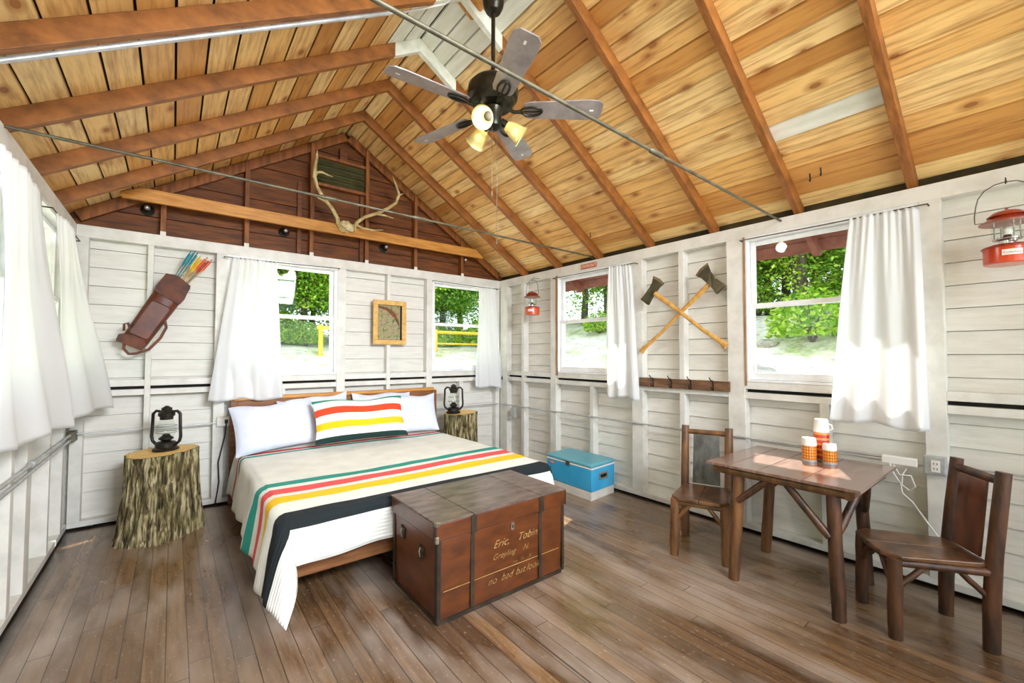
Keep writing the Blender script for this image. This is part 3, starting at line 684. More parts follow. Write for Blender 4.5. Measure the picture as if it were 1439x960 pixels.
# pillows
def pillow(c,w,h,t,tilt,rz,mat,label,name='pillow',cat='pillow',sag=0.,roll=0.):
    m=MB(); fl=[]; n=30
    Mx=Matrix.Rotation(rz,4,'Z')@Matrix.Rotation(-tilt,4,'X')@Matrix.Rotation(roll,4,'Y')
    for side in (1,-1):
        base=len(m.v)
        for j in range(n+1):
            for i in range(n+1):
                u=i/n*2-1; v=j/n*2-1
                e=((1-abs(u)**2.6)*(1-abs(v)**2.6))**.55 if abs(u)<1 and abs(v)<1 else 0
                pin=1-.07*(1-abs(u)**2)*abs(v)**3; pin2=1-.06*(1-abs(v)**2)*abs(u)**3
                ed=.05*mnoise.noise(Vector((u*2+c[0]*9,v*2,side)))*e
                p=Vector((u*w/2*pin2, -side*t/2*(e+ed), v*h/2*pin - sag*(1-v)*e*.02))
                p.z+=.012*math.sin(u*5+c[0]*7)*(v+1)/2
                m.v.append(Mx@p+Vector(c)); fl.append((u,(v+1)/2,0))
        for j in range(n):
            for i in range(n):
                q=(base+j*(n+1)+i,base+j*(n+1)+i+1,base+(j+1)*(n+1)+i+1,base+(j+1)*(n+1)+i)
                m.f.append(q if side>0 else q[::-1]); m.m.append(0); m.t.append(0)
    o=m.build(name,mat,smooth=180); with_flat(o,fl); tag(o,label,cat); return o
pillow((1.165,4.71,.75),.68,.46,.15,R(12),0,'sheet','white pillow tucked behind the one beside the outlet',roll=R(-5))
pillow((1.875,4.71,.75),.68,.46,.15,R(12),0,'sheet','white pillow tucked behind the one beside the far stump')
pillow((.765,4.50,.745),.70,.45,.19,R(22),R(3),'sheet','plump white pillow at the bed edge beside the outlet',roll=R(-5))
pillow((2.10,4.50,.745),.66,.43,.17,R(20),R(-3),'sheet','white pillow at the bed edge beside the far stump')
pillow((1.49,4.30,.765),.90,.44,.17,R(28),R(-2),'cushion','long cushion with teal, orange and yellow stripes on the bed','cushion','cushion')

# ---------------------------------------------------------------- chest
ch=tag(empty('storage_chest',(1.55,2.28,0)),'large orange brown wooden chest with dark straps at the bed foot','chest')
cx0,cx1,cy0,cy1,cz=1.08,2.015,1.985,2.565,.535
def tb(m,x0,x1,y0,y1,z0,z1,tp,mi=0):
    m.add([(x0+tp,y0+tp,z0),(x1-tp,y0+tp,z0),(x1-tp,y1-tp,z0),(x0+tp,y1-tp,z0),(x0,y0,z1),(x1,y0,z1),(x1,y1,z1),(x0,y1,z1)],[(3,2,1,0),(4,5,6,7),(0,1,5,4),(1,2,6,5),(2,3,7,6),(3,0,4,7)],mi)
lz=.435
m=MB(); tb(m,cx0+.012,cx1-.012,cy0+.012,cy1-.012,.012,lz-.003,.012); chb=m.build('body','chest',ch,bevel=.004)
chl=MB().box(cx0,cx1,cy0,cy1,lz,cz-.008).build('lid','chest',ch,bevel=.006)
m=MB(); 
for a,b in ((cx0-.004,cx0+.226),(cx0+.230,cx1-.212),(cx1-.208,cx1+.004)):
    for c,d in ((cy0-.004,cy0+.30),(cy0+.302,cy1+.004)): m.box(a,b,c,d,cz-.008,cz)
m.build('lid_top','chest_top',chl,bevel=.003)
for x in (cx0+.228,cx1-.21):
    MB().box(x-.018,x+.018,cy0-.0045,cy0,lz,cz-.009).build('lid_strap','strap',chl)
    MB().box(x-.012,x+.012,cy0+.010,cy0+.0145,.03,lz-.003).build('body_strap','strap',chb)
for x,dx in ((cx0,1),(cx1,-1)):
    a,b=sorted((x,x+dx*.035)); MB().box(a+.01,b-.004,cy0+.0095,cy0+.0145,.02,lz-.003).build('corner_strap','strap',chb)
    a,b=sorted((x-dx*.004,x)); MB().box(a,b,cy0,cy0+.03,lz,cz-.008).build('lid_corner','strap',chl)
for a,b in ((cx0+.0085,cx0+.0125),(cx1-.0125,cx1-.0085)): MB().box(a,b,cy0+.013,cy0+.035,.02,lz-.003).build('corner_strap','strap',chb)
MB().box(cx0+.0085,cx0+.0125,cy1-.035,cy1-.013,.02,lz-.003).build('corner_strap','strap',chb)
m=MB(); m.box(cx0+.02,cx1-.02,cy0+.018,cy1-.02,0,.022); m.build('base_rim','strap',ch)
m=MB()
for x0,x1 in ((cx0+.05,cx0+.214),(cx0+.244,cx1-.226),(cx1-.194,cx1-.05)): m.box(x0,x1,cy0+.0145,cy0+.0165,.164,.1665)
m.build('scribed_line','script',chb)
MB().prism([(0.0,-.022),(.012,-.018),(.012,.018),(0,.024),(-.012,.018),(-.012,-.018)],lambda a,b,t:(1.585+a,t,.398+b),cy0+.006,cy0+.012).build('keyhole_plate','brass',chb)
MB().box(1.582,1.588,cy0+.004,cy0+.0062,.388,.405).build('keyhole','dark_gap',chb)
for i,(y,z) in enumerate(((2.17,.33),(2.41,.36))):
    q=MB(); q.prism([(-.028,.022),(.028,.03),(.02,-.01),(.006,-.05),(-.016,-.04),(-.02,-.005)],lambda a,b,t:(t,y+a,z+b),cx0+.004,cx0+.016); q.build('handle_bracket','strap',chb,bevel=.002)
    MB().tube([(cx0+.0,y,z+.02),(cx0-.006,y,z),(cx0+.0,y,z-.03)],.004,6).build('handle_stub','brass',chb)
MB().box(cx0-.006,cx0+.012,cy0-.006,cy0+.012,lz-.006,lz+.03).build('corner_cap','brass',ch,bevel=.003)
MB().box(cx0-.006,cx0+.02,cy0-.006,cy0+.02,cz-.02,cz+.002).build('corner_cap','brass',ch,bevel=.003)
for t,x,z,sz in (('Eric,',1.505,.300,.062),('Tobin',1.70,.300,.062),('Greyling',1.525,.235,.046),('N.',1.69,.235,.046),('see',1.60,.176,.032),('N.',1.665,.176,.032),('Y.',1.72,.176,.032),('no',1.44,.105,.056),('bad',1.545,.105,.056),('bat',1.645,.105,.056),('look',1.745,.105,.056)):
    text_mb(t,sz,(x,cy0+.0135,z),(1,0,0),(0,0,1),shear=.5,spacing=1.05,off=-.0012).build('lettering','script',chb)

# ---------------------------------------------------------------- table and chairs
tbx=tag(empty('rustic_table',(3.15,1.02,0)),'small rustic log-legged table with a plank top holding the flasks','table')
tz=.71; tx0,tx1,ty0,ty1=2.755,3.55,.62,1.43
m=MB(); ys=[ty0,.885,1.12,1.29,ty1]
for a,b in zip(ys[:-1],ys[1:]): m.box(tx0,tx1,a+.0015,b-.0015,tz-.016,tz)
m.build('tabletop','ttop',tbx,bevel=.002)
def log(m,p0,p1,r,n=10,jit=.22):
    p0,p1=Vector(p0),Vector(p1); k=5; pts=[p0.lerp(p1,i/k)+Vector((mnoise.noise(p0*7+Vector((i,0,0))),mnoise.noise(p0*7+Vector((0,i,0))),0))*r*.12*(0<i<k) for i in range(k+1)]
    rad=[r*(1+.08*mnoise.noise(p0*11+Vector((i*1.3,0,0)))) for i in range(k+1)]; rad[0]*=.93; rad[-1]*=.93
    m.tube(pts,rad,n,jit=jit*.5); return m
legs=[((2.79,1.276),(2.835,1.25)),((2.795,.735),(2.83,.76)),((3.36,1.31),(3.38,1.27)),((3.38,.74),(3.39,.77))]
for (bx,by),(ux,uy) in legs: log(MB(),(bx,by,0),(ux,uy,tz-.02),.034,12).build('leg','log_light' if by>1 else 'log',tbx,smooth=60)
for a,b in (((2.815,.68,tz-.045),(2.815,1.40,tz-.045)),((3.46,.66,tz-.045),(3.46,1.38,tz-.045)),((2.79,.68,tz-.045),(3.5,.68,tz-.045)),((2.79,1.36,tz-.045),(3.5,1.36,tz-.045))):
    log(MB(),a,b,.027).build('apron','log_light',tbx,smooth=60)
for a,b in (((2.80,1.25,.49),(2.815,1.08,tz-.06)),((2.80,.77,.42),(2.815,.98,tz-.06)),((2.84,.74,.45),(3.02,.69,tz-.06)),((3.36,.74,.45),(3.2,.69,tz-.06)),((3.38,1.28,.46),(3.43,1.12,tz-.06)),((2.86,1.27,.46),(3.02,1.34,tz-.06))):
    log(MB(),a,b,.021).build('brace','log',tbx,smooth=60)

def chair(label,mat_panel,light):
    e=tag(empty('rustic_chair',(0,0,0),local=True),label,'chair')
    L='log_light' if light else 'log'; zs=.41
    m=MB(); seat=[(-.13,.225),(.13,.225),(.185,.16),(.155,-.19),(-.155,-.19),(-.185,.16)]
    half=[(.001,.225),(.13,.225),(.185,.16),(.155,-.19),(.001,-.19)]
    m.prism(half,lambda a,b,t:(a,b,t),zs-.022,zs); m.prism([(-a,b) for a,b in half][::-1],lambda a,b,t:(a,b,t),zs-.022,zs)
    m.build('seat','seat',e,bevel=.005)
    for x in (-.165,.165): log(MB(),(x,.185,0),(x*.97,.18,zs-.018),.031,12).build('leg',L,e,smooth=60)
    for x in (-.155,.155):
        m=MB(); m.tube([(x,-.195,0),(x*1.0,-.20,.2),(x,-.215,.41),(x,-.235,.6),(x,-.265,.845)],[.031,.033,.031,.030,.028],12,jit=.12); m.build('leg',L,e,smooth=60)
    log(MB(),(-.14,-.258,.80),(.14,-.258,.80),.021).build('top_rail',L,e,smooth=60)
    log(MB(),(-.14,-.205,.44-.055),(.14,-.205,.385),.02).build('seat_rail',L,e,smooth=60)
    m=MB(); m.add([(-.098,-.205,.415),(.098,-.205,.415),(.092,-.248,.785),(-.092,-.248,.785),(-.098,-.193,.415),(.098,-.193,.415),(.092,-.236,.785),(-.092,-.236,.785)],
        [(0,1,2,3),(7,6,5,4),(4,5,1,0),(6,7,3,2),(5,6,2,1),(7,4,0,3)]); m.build('back_panel',mat_panel,e,bevel=.004)
    for a,b in (((-.16,-.19,.37),(-.16,.18,.37)),((.16,-.19,.37),(.16,.18,.37)),((-.15,.185,.37),(.15,.185,.37))): log(MB(),a,b,.02).build('seat_rail',L,e,smooth=60)
    for sx in (-1,1):
        for a,b in (((sx*.165,.175,.25),(sx*.16,.06,.36)),((sx*.155,-.19,.25),(sx*.16,-.08,.36)),((sx*.15,.188,.25),(sx*.06,.188,.36))): log(MB(),a,b,.014).build('brace',L,e,smooth=60)
    return e
M['grey_panel']=nm('grey_weathered_panel',s(58,56,52),s(104,102,98),(4,4,2),4,.35,.1,coat=.3)
cR=chair('rustic log chair with a shiny brown back panel, against the outlet wall','panel',False); cR.location=(3.085,.462,0); cR.rotation_euler.z=R(35.5)
cL=chair('rustic log chair with a grey back panel beside the hook rail','grey_panel',True); cL.location=(3.035,1.60,0); cL.rotation_euler.z=R(110.5)

# flasks
def flask(c,r,hb,hc,mat,label,tall=False):
    e=tag(empty('vacuum_flask',c),label,'flask'); x,y,z=c
    b=MB().lathe([(r*.9,0),(r*.95,.012),(r,.014),(r,hb-.006),(r*.97,hb)],c,28).build('body',[mat],None,smooth=35)
    b.parent=e; b.location=(0,0,0)
    # body mesh is centred on the flask axis for its plaid
    MB().lathe([(r*1.0,0.0002),(r*1.02,.003),(r*1.02,.014),(r,.0145)],c,28).build('foot_ring','steel',e,smooth=35)
    MB().lathe([(r*1.03,hb+.0005),(r*1.04,hb+.004),(r*(.98 if not tall else .9),hb+hc-.012),(r*(.92 if not tall else .84),hb+hc)],c,28).build('cup_lid','wplastic',e,smooth=35)
    if tall:
        MB().tube([(x-.0,y-r*1.0,z+hb+hc-.03),(x,y-r*1.35,z+hb+hc-.035),(x,y-r*1.45,z+hb+hc-.06),(x,y-r*.98,z+hb+.015)],.005,8).build('cup_handle','wplastic',e,smooth=40)
    return e
flask((3.385,.965,tz),.043,.185,.085,'plaid_r','tall red plaid flask with a white cup behind the other two',True)
flask((3.28,1.005,tz),.041,.105,.048,'plaid_o','orange plaid flask, the taller of the two short ones')
flask((3.305,.90,tz),.038,.088,.040,'plaid_o','shortest orange plaid flask on the table')

# ---------------------------------------------------------------- cooler on its white box
ang=R(3.4); cc=Vector((3.165,2.765,0)); ux=Vector((math.cos(ang),math.sin(ang),0)); uy=Vector((-math.sin(ang),math.cos(ang),0))*-1
ux=Vector((.995,.10,0)).normalized(); uy=Vector((.03,1,0)).normalized()
def CB(m,a0,a1,b0,b1,z0,z1,mi=0):
    m.add([cc+ux*a+uy*b+Vector((0,0,z)) for z in (z0,z1) for b in (b0,b1) for a in (a0,a1)],[(0,2,3,1),(4,5,7,6),(0,1,5,4),(2,6,7,3),(0,4,6,2),(1,3,7,5)],mi); return m
tag(CB(MB(),.004,.40,.012,.62,0,.085).build('cooler_stand','white',bevel=.004),'low white wooden box under the blue cooler','box')
co=tag(empty('cooler',cc+Vector((.2,.3,.086))),'vintage blue metal cooler with a pale lid on a white box','cooler')
CB(MB(),0,.395,0,.645,.086,.300).build('body','blue',co,bevel=.008)
CB(MB(),-.004,.399,-.004,.649,.301,.312).build('rim_band','wplastic',co,bevel=.003)
CB(MB(),-.002,.397,-.002,.647,.313,.350).build('lid','blue_lid',co,bevel=.016,seg=3)
la=CB(MB(),-.012,-.003,.29,.35,.285,.335).build('latch','chrome',co,bevel=.003)
hp=CB(MB(),.12,.26,-.008,-.001,.185,.255).build('handle_plate','chrome',co,bevel=.003)
CB(MB(),.145,.235,-.014,-.008,.205,.235).build('handle','black_iron',hp,bevel=.003)
bd=CB(MB(),-.0035,-.0005,.52,.60,.262,.284).build('badge','red',co,bevel=.001)
text_mb('Coleman',.017,cc+ux*-.0042+uy*.56+Vector((0,0,.2675)),-uy,(0,0,1)).build('lettering','wplastic',bd)

# ---------------------------------------------------------------- stumps
def stump(c,rb,rt_,h,tilt,label,seed):
    e=tag(empty('log_stump',(c[0],c[1],0)),label,'stump'); m=MB(); n,k=180,46; vs=[]
    for i in range(k+1):
        t=i/k; rr=rt_+(rb-rt_)*((1-t)**2.2)
        for j in range(n):
            th=2*math.pi*j/n; lob=1+.05*math.sin(3*th+seed)+.04*math.sin(5*th+seed*2)*(1-t)
            q=Vector((math.cos(th)*9.5+seed,math.sin(th)*9.5,t*h*3.0)); rid=abs(mnoise.noise(q*1.7)); rid2=mnoise.noise(Vector((math.cos(th)*16,math.sin(th)*16,t*h*5+seed)))
            r=rr*lob-.026*(1-min(1,rid*3.4))+.007*rid2
            z=h*t+tilt[0]*math.cos(th)*t*t+tilt[1]*math.sin(th)*t*t
            vs.append((c[0]+r*math.cos(th)+(1-t)**2*-.01,c[1]+r*math.sin(th),z))
    m.add(vs,[(i*n+j,i*n+(j+1)%n,(i+1)*n+(j+1)%n,(i+1)*n+j) for i in range(k) for j in range(n)])
    m.build('bark','bark',e,smooth=80)
    top=vs[-n:]; m=MB(); rim=[Vector((c[0]+(p[0]-c[0])*.985,c[1]+(p[1]-c[1])*.985,p[2]+.002)) for p in top]
    z0=h+.002; m.add(rim+[(c[0],c[1],z0)],[(j,(j+1)%n,n) for j in range(n)]); m.build('cut_top','endgrain',e)
    return e
stump((-.055,4.40),.285,.232,.635,(.012,0),'thick bark-covered log stump table between bed and corner curtain',1.0)
stump((2.76,4.50),.245,.20,.705,(.012,0),'bark-covered log stump on the far side of the bed',4.0)
def hurricane(c,sc,label):
    e=tag(empty('hurricane_lantern',c),label,'lantern'); c=Vector(c)
    L=lambda prof: [(r*sc,z*sc) for r,z in prof]
    MB().lathe(L([(.088,0),(.09,.012),(.082,.02),(.072,.024),(.072,.055),(.062,.068),(.03,.075)]),c,28).build('fuel_tank','black_iron',e,smooth=35)
    MB().lathe(L([(.03,.074),(.034,.08),(.05,.09),(.05,.10),(.03,.115),(.022,.13)]),c,20).build('burner','black_iron',e,smooth=35)
    MB().lathe(L([(.046,.10),(.062,.135),(.066,.165),(.055,.215),(.042,.255)]),c,24,caps=False).build('globe','globe',e,smooth=60)
    MB().lathe(L([(.044,.25),(.046,.275),(.056,.28),(.058,.30),(.05,.31),(.035,.33),(.036,.345),(.026,.35),(.01,.362)]),c,24).build('chimney','black_iron',e,smooth=35)
    for sx in (-1,1):
        d=Vector((math.cos(.65),-math.sin(.65),0))*sx
        pts=[d*.05+Vector((0,0,.315)),d*.085+Vector((0,0,.32)),d*.11+Vector((0,0,.295)),d*.113+Vector((0,0,.2)),d*.118+Vector((0,0,.11)),d*.11+Vector((0,0,.075)),d*.08+Vector((0,0,.045)),d*.065+Vector((0,0,.04))]
        MB().tube([c+p*sc for p in pts],.0115*sc,10).build('side_tube','black_iron',e,smooth=50)
    d=Vector((math.cos(.65),-math.sin(.65),0)); pts=[c+(d*(.115*math.cos(a))+Vector((.02*math.sin(a),.045*math.sin(a),.30-.0*math.sin(a)+.02*math.sin(a))))*sc for a in [math.pi*i/16 for i in range(17)]]
    MB().tube(pts,.002*sc,6).build('bail','black_iron',e)
    q=MB()
    for z in (.145,.20): q.tube([c+Vector((.07*math.cos(a),.07*math.sin(a),z))*sc for a in [2*math.pi*i/20 for i in range(20)]],.0018*sc,5,close=True)
    q.build('guard_wire','black_iron',e)
hurricane((-.03,4.42,.6405),.97,'black hurricane lantern standing on the big stump by the corner')
hurricane((2.665,4.50,.7085),.95,'black hurricane lantern on the stump past the bed')

def camp_lantern(c,sc,label,hook):
    e=tag(empty('camping_lantern',c),label,'lantern'); c=Vector(c)
    L=lambda prof: [(r*sc,z*sc) for r,z in prof]
    MB().lathe(L([(.076,0),(.081,.004),(.082,.072),(.080,.082),(.06,.093),(.03,.098)]),c,36).build('fuel_tank','red',e,smooth=35)
    MB().lathe(L([(.083,.080),(.088,.077),(.088,.081),(.081,.086)]),c,36).build('tank_rim','dred',e,smooth=35)
    MB().lathe(L([(.026,.096),(.028,.112),(.048,.116),(.050,.122),(.02,.126),(.012,.142)]),c,24).build('burner_collar','chrome',e,smooth=35)
    MB().lathe(L([(.05,.122),(.052,.126),(.052,.202),(.05,.206)]),c,32,caps=False).build('globe','globe',e,smooth=60)
    q=MB()
    for a in range(4): 
        d=Vector((math.cos(a*1.57+.5),math.sin(a*1.57+.5),0))*.046; q.tube([c+(d+Vector((0,0,.115)))*sc,c+(d+Vector((0,0,.208)))*sc],.0022*sc,6)
    q.build('cage_wire','chrome',e)
    MB().lathe(L([(.012,.138),(.018,.155),(.014,.178),(.004,.184)]),c,16).build('mantle','wplastic',e,smooth=60)
    MB().lathe(L([(.092,.196),(.093,.2),(.07,.214),(.055,.228),(.066,.228),(.064,.232),(.045,.249),(.02,.257),(.006,.258),(.006,.268),(.001,.27)]),c,36).build('ventilator','dred',e,smooth=35)
    MB().lathe(L([(.013,.098),(.013,.112),(.005,.116)]),c+Vector((-.06,-.02,0))*sc,12).build('pump_knob','chrome',e,smooth=35)
    w=Vector((0,1,0)) if hook=='E' else Vector((1,0,0))
    pts=[c+(w*.098*s1+Vector((0,0,z)))*sc for s1,z in ((-.75,.213),(-1.05,.214),(-1.06,.25),(-1.0,.30),(-.92,.335),(-.7,.37),(-.35,.39),(0,.395),(.35,.39),(.7,.37),(.92,.335),(1.0,.30),(1.06,.25),(1.05,.214),(.75,.213))]
    MB().tube(pts,.0024*sc,6).build('bail','rod',e)
    a=c+Vector((0,0,.392))*sc; MB().tube([Vector((XE-.002,a.y,a.z+.03)),Vector((a.x+.01,a.y,a.z+.028)),Vector((a.x-.006,a.y,a.z+.012)),Vector((a.x,a.y,a.z-.008)),Vector((a.x+.012,a.y,a.z-.002))],.0025,6).build('hanging_hook','black_iron',e)
    q=MB(); dn=Vector((-.96,-.28,0)) 
    return e,c,sc
LX=XE-.125
e,c,sc=camp_lantern((LX,.135,1.893),1.14,'large orange red camping lantern hanging on the wall above the table wall','E')
# badge faces the room, curved with the tank
def badge(e,c,sc,th0,txt):
    q=MB(); rr=.0824*sc; n=12; w=.40
    def fp(a,z): return Vector((c.x+rr*math.cos(a),c.y+rr*math.sin(a),c.z+z*sc))
    q.grid(lambda u,v:fp(th0-w+2*w*u,.034+.026*v),n,2); q=q.build('badge','wplastic',e)
    t=text_mb(txt,.0155*sc,(0,0,0),(1,0,0),(0,0,1)); t2=MB()
    for v in t.v:
        a=th0+v.x/rr; p=fp(a,0); rr2=rr+.0008+ (v.y*-1)*.2; t2.v.append(Vector((c.x+(rr+.0008)*math.cos(a),c.y+(rr+.0008)*math.sin(a),c.z+.0415*sc+v.z)))
    t2.f=t.f; t2.m=t.m; t2.t=t.t; t2.build('lettering','red',q)
badge(e,c,sc,R(180+12),'Coleman')
e,c,sc=camp_lantern((LX,4.03,1.905),1.12,'smaller looking orange red camping lantern hanging between corner and window','E')
badge(e,c,sc,R(180+38),'Coleman')

# ---------------------------------------------------------------- quiver and arrows
qa=Vector((-.265,YN-.055,1.50)); qb=Vector((.03,YN-.055,2.065)); dq=(qb-qa).normalized(); nq=Vector((0,-1,0)); sq=dq.cross(nq).normalized()
qv=tag(empty('arrow_quiver',qa),'brown leather quiver hung slanting on the wall above the stump','quiver')
def Q(a,b,d): return qa+dq*a+sq*b+nq*d   # along, across, off the wall
Lq=(qb-qa).length
def qsec(a,w,dep,n=16): return [Q(a,w*math.cos(2*math.pi*i/n)*(abs(math.cos(2*math.pi*i/n))**-.35 if abs(math.cos(2*math.pi*i/n))>.05 else 1),dep*math.sin(2*math.pi*i/n)) for i in range(n)]
m=MB(); secs=[(0,.075,.036),(.03,.088,.042),(.2,.093,.045),(.4,.10,.048),(.55,.104,.05),(Lq-.02,.10,.05)]
vs=[]
for a,w,d in secs: vs+=qsec(a,w,d)
m.add(vs,[(i*16+j,i*16+(j+1)%16,(i+1)*16+(j+1)%16,(i+1)*16+j) for i in range(len(secs)-1) for j in range(16)]+[tuple(range(15,-1,-1))]); m.build('body','leather',qv,smooth=50,solid=.003)
m=MB(); m.prism([(.46,-.100),(.50,-.108),(.635,-.102),(.66,-.02),(.63,.095),(.50,.115),(.44,.108),(.445,.0)],lambda a,b,t:Q(a,b,t),.050,.054); m.build('flap','leather_d',qv,bevel=.002)
m=MB(); m.prism([(.06,-.062),(.06,.062),(.08,.072),(.36,.078),(.385,.06),(.385,-.06),(.36,-.072),(.08,-.070)],lambda a,b,t:Q(a,b,t),.046,.062); m.build('pocket','leather',qv,bevel=.008)
m=MB(); m.prism([(-.035,-.105),(.02,-.115),(.045,-.085),(.045,.06),(.02,.09),(-.035,.075)],lambda a,b,t:Q(a,b,t),.02,.045); m.build('bottom_flap','leather_d',qv,bevel=.004)
def strapb(pts,w,name):
    m=MB(); P_=[Q(*p) for p in pts]; n=len(P_); vs=[]
    for i,p in enumerate(P_):
        d=(P_[min(i+1,n-1)]-P_[max(i-1,0)]).normalized(); sd_=d.cross(nq).normalized(); 
        vs+=[p+sd_*w/2,p-sd_*w/2]
    m.add(vs,[(2*i,2*i+1,2*i+3,2*i+2) for i in range(n-1)]); m.build(name,'leather_d',qv,solid=.004)
strapb([(.28,.08,.02),(.22,.125,.025),(.12,.135,.03),(0,.115,.03),(-.07,.06,.03),(-.095,.02,.03),(-.07,-.03,.03),(-.02,-.05,.03)],.022,'shoulder_strap')
strapb([(.06,-.10,.02),(.11,-.125,.03),(.13,-.11,.03),(.09,-.07,.03)],.018,'buckle_strap')
cols=[('teal',s(48,140,160),'teal fletched arrow'),('yellow',s(240,200,40),'yellow fletched arrow'),('red',s(206,52,34),'red fletched arrow')]
for c,col,_ in cols: M['fl_'+c]=nm('fletch_'+c,col,tuple(min(1,x*1.15) for x in col[:3])+(1,),ns=20,rough=.7,bump=0)
M['shaft_b']=nm('blue_shaft',s(30,70,70),s(70,140,140),ns=30,rough=.4,bump=0)
spec=[(-.055,-.055,'teal','shaft_b',.215,'outermost, curving away'),(-.035,-.03,'teal','shaft_b',.235,'second'),(-.012,-.008,'teal','shaft_b',.23,'third'),(.008,.022,'yellow','handle',.225,'upper'),(.024,.04,'yellow','handle',.20,'lower'),(.045,.070,'red','handle',.235,'upper'),(.062,.105,'red','handle',.24,'outer'),(.055,.088,'red','shaft_b',.215,'inner')]
lab={0:'teal fletched arrow at the outer edge of the quiver mouth',1:'teal fletched arrow, second from the quiver edge',2:'teal fletched arrow next to the yellow ones in the quiver',3:'yellow fletched arrow touching the teal ones in the quiver',4:'yellow fletched arrow touching the red ones in the quiver',5:'red fletched arrow next to the yellow ones in the quiver',6:'red fletched arrow at the outer edge of the quiver mouth',7:'red fletched arrow in the middle of the three red ones'}
for i,(b0,b1,cn,sh,ex,_) in enumerate(spec):
    dep=.004+.012*(i%3); p0=Q(Lq-.22,b0*.6,dep); p1=Q(Lq+ex+.045,b1,dep+.01); e=tag(empty('arrow',p0),lab[i],'arrow','arrows in the quiver')
    MB().tube([p0,p1],.0042,8).build('shaft',sh,e,smooth=40)
    d=(p1-p0).normalized(); m=MB()
    for k in range(3):
        a=k*2.094+i; o=(sq*math.cos(a)+nq*math.sin(a)); q0=p1-d*.15; q1=p1-d*.012
        t=d.cross(o)*.0008
        m.add([q0+o*.004+t,q0.lerp(q1,.3)+o*.014+t,q1+o*.013+t,q1+o*.004+t,q0+o*.004-t,q0.lerp(q1,.3)+o*.014-t,q1+o*.013-t,q1+o*.004-t],[(0,1,2,3),(7,6,5,4),(0,4,5,1),(1,5,6,2),(2,6,7,3)])
    m.build('fletching','fl_'+cn,e); MB().tube([p1,p1+d*.012],.005,8).build('nock','fl_'+cn,e)

# ---------------------------------------------------------------- framed picture
pf=tag(empty('picture_frame',(2.0,YN-.02,1.525)),'small gilt framed landscape picture hung between the two windows','picture')
x0,x1,z0,z1=1.80,2.205,1.525,2.045; m=MB(); w=.055
for a in ((x0,x1,z0,z0+w),(x0,x1,z1-w,z1),(x0,x0+w,z0+w,z1-w),(x1-w,x1,z0+w,z1-w)): m.box(a[0],a[1],YN-.03,YN-.004,a[2],a[3])
m.build('frame','gold',pf,bevel=.006)
MB().box(x0+w,x1-w,YN-.016,YN-.006,z0+w,z1-w).build('backing','dark_gap',pf)
pr_=MB().box(x0+w+.002,x1-w-.022,YN-.019,YN-.0165,z0+w+.002,z1-w-.004).build('print','print',pf)
MB().prism([(x0+w+.004,z1-w-.035),(x0+.16,z1-.12),(x0+.25,z1-.20),(x1-w-.03,z1-.31),(x1-w-.03,z1-.27),(x0+.27,z1-.145),(x0+.17,z1-.085),(x0+w+.004,z1-w-.012)],lambda a,b,t:(a,t,b),YN-.0195,YN-.0192).build('painted_arch','brown_wood',pr_)

# ---------------------------------------------------------------- axes
def axe(head,end,hl,label,blade_dir,mirror,depth):
    h=Vector((XE-depth,head[0],head[1])); en=Vector((XE-depth,end[0],end[1])); d=(h-en).normalized(); L=(h-en).length; nn=Vector((-1,0,0)); sd_=d.cross(nn).normalized()*mirror
    e=tag(empty('axe',en),label,'axe')
    pts=[en,en+d*.02,en+d*.06+sd_*.004,en+d*L*.3-sd_*.006,en+d*L*.6+sd_*.002,en+d*(L-.12),h+d*.035]
    m=MB(); vs=[]; n=10
    wd=[.027,.028,.021,.0165,.018,.024,.024]
    for i,(p,w_) in enumerate(zip(pts,wd)):
        for j in range(n):
            th=2*math.pi*j/n; vs.append(p+sd_*math.cos(th)*w_+nn*math.sin(th)*w_*.55)
    m.add(vs,[(i*n+j,i*n+(j+1)%n,(i+1)*n+(j+1)%n,(i+1)*n+j) for i in range(len(pts)-1) for j in range(n)]+[tuple(range(n-1,-1,-1)),tuple((len(pts)-1)*n+j for j in range(n))])
    m.build('handle','handle',e,smooth=50)
    # head outline: (across,along)
    s0,s1=hl
    poly=[(-s0,.052),(-s0*.5,.040),(0,.034),(s1*.5,.042),(s1,.075),(s1+.012,.0),(s1,-.07),(s1*.55,-.046),(0,-.036),(-s0*.5,-.036),(-s0,-.045)]
    m=MB(); th=[.018,.02,.022,.012,.0015,.0015,.0015,.012,.022,.02,.018]
    A=[h+sd_*a+d*b+nn*t for (a,b),t in zip(poly,th)]; B=[h+sd_*a+d*b-nn*t for (a,b),t in zip(poly,th)]; k=len(poly)
    m.add(A+B,[tuple(range(k)),tuple(range(2*k-1,k-1,-1))]+[(i,k+i,k+(i+1)%k,(i+1)%k) for i in range(k)]); m.build('head','axe',e)
    m=MB(); A=[h+sd_*a+d*b+nn*t for a,b,t in ((s1*.86,.064,.0065),(s1+.001,.072,.003),(s1+.0125,.0,.003),(s1+.001,-.067,.003),(s1*.86,-.058,.0065),(s1*.90,0,.0065))]; m.add(A,[(0,1,2,5),(5,2,3,4)]); m.build('ground_edge','chrome',e)
    if depth>.06: m=MB().tube([Vector((XE-depth+.015,en.lerp(h,.72).y,en.lerp(h,.72).z)),Vector((XE+.002,en.lerp(h,.72).y,en.lerp(h,.72).z))],.003,6).build('nail','black_iron',e)
    return e
axe((1.785,2.035),(2.50,1.435),(.11,.15),'axe whose head is up by the wide window and handle points to the curtain',1,-1,.045)
axe((2.345,2.01),(1.655,1.475),(.125,.125),'axe whose head hangs beside the narrow curtain, handle crossing in front',1,1,.085)

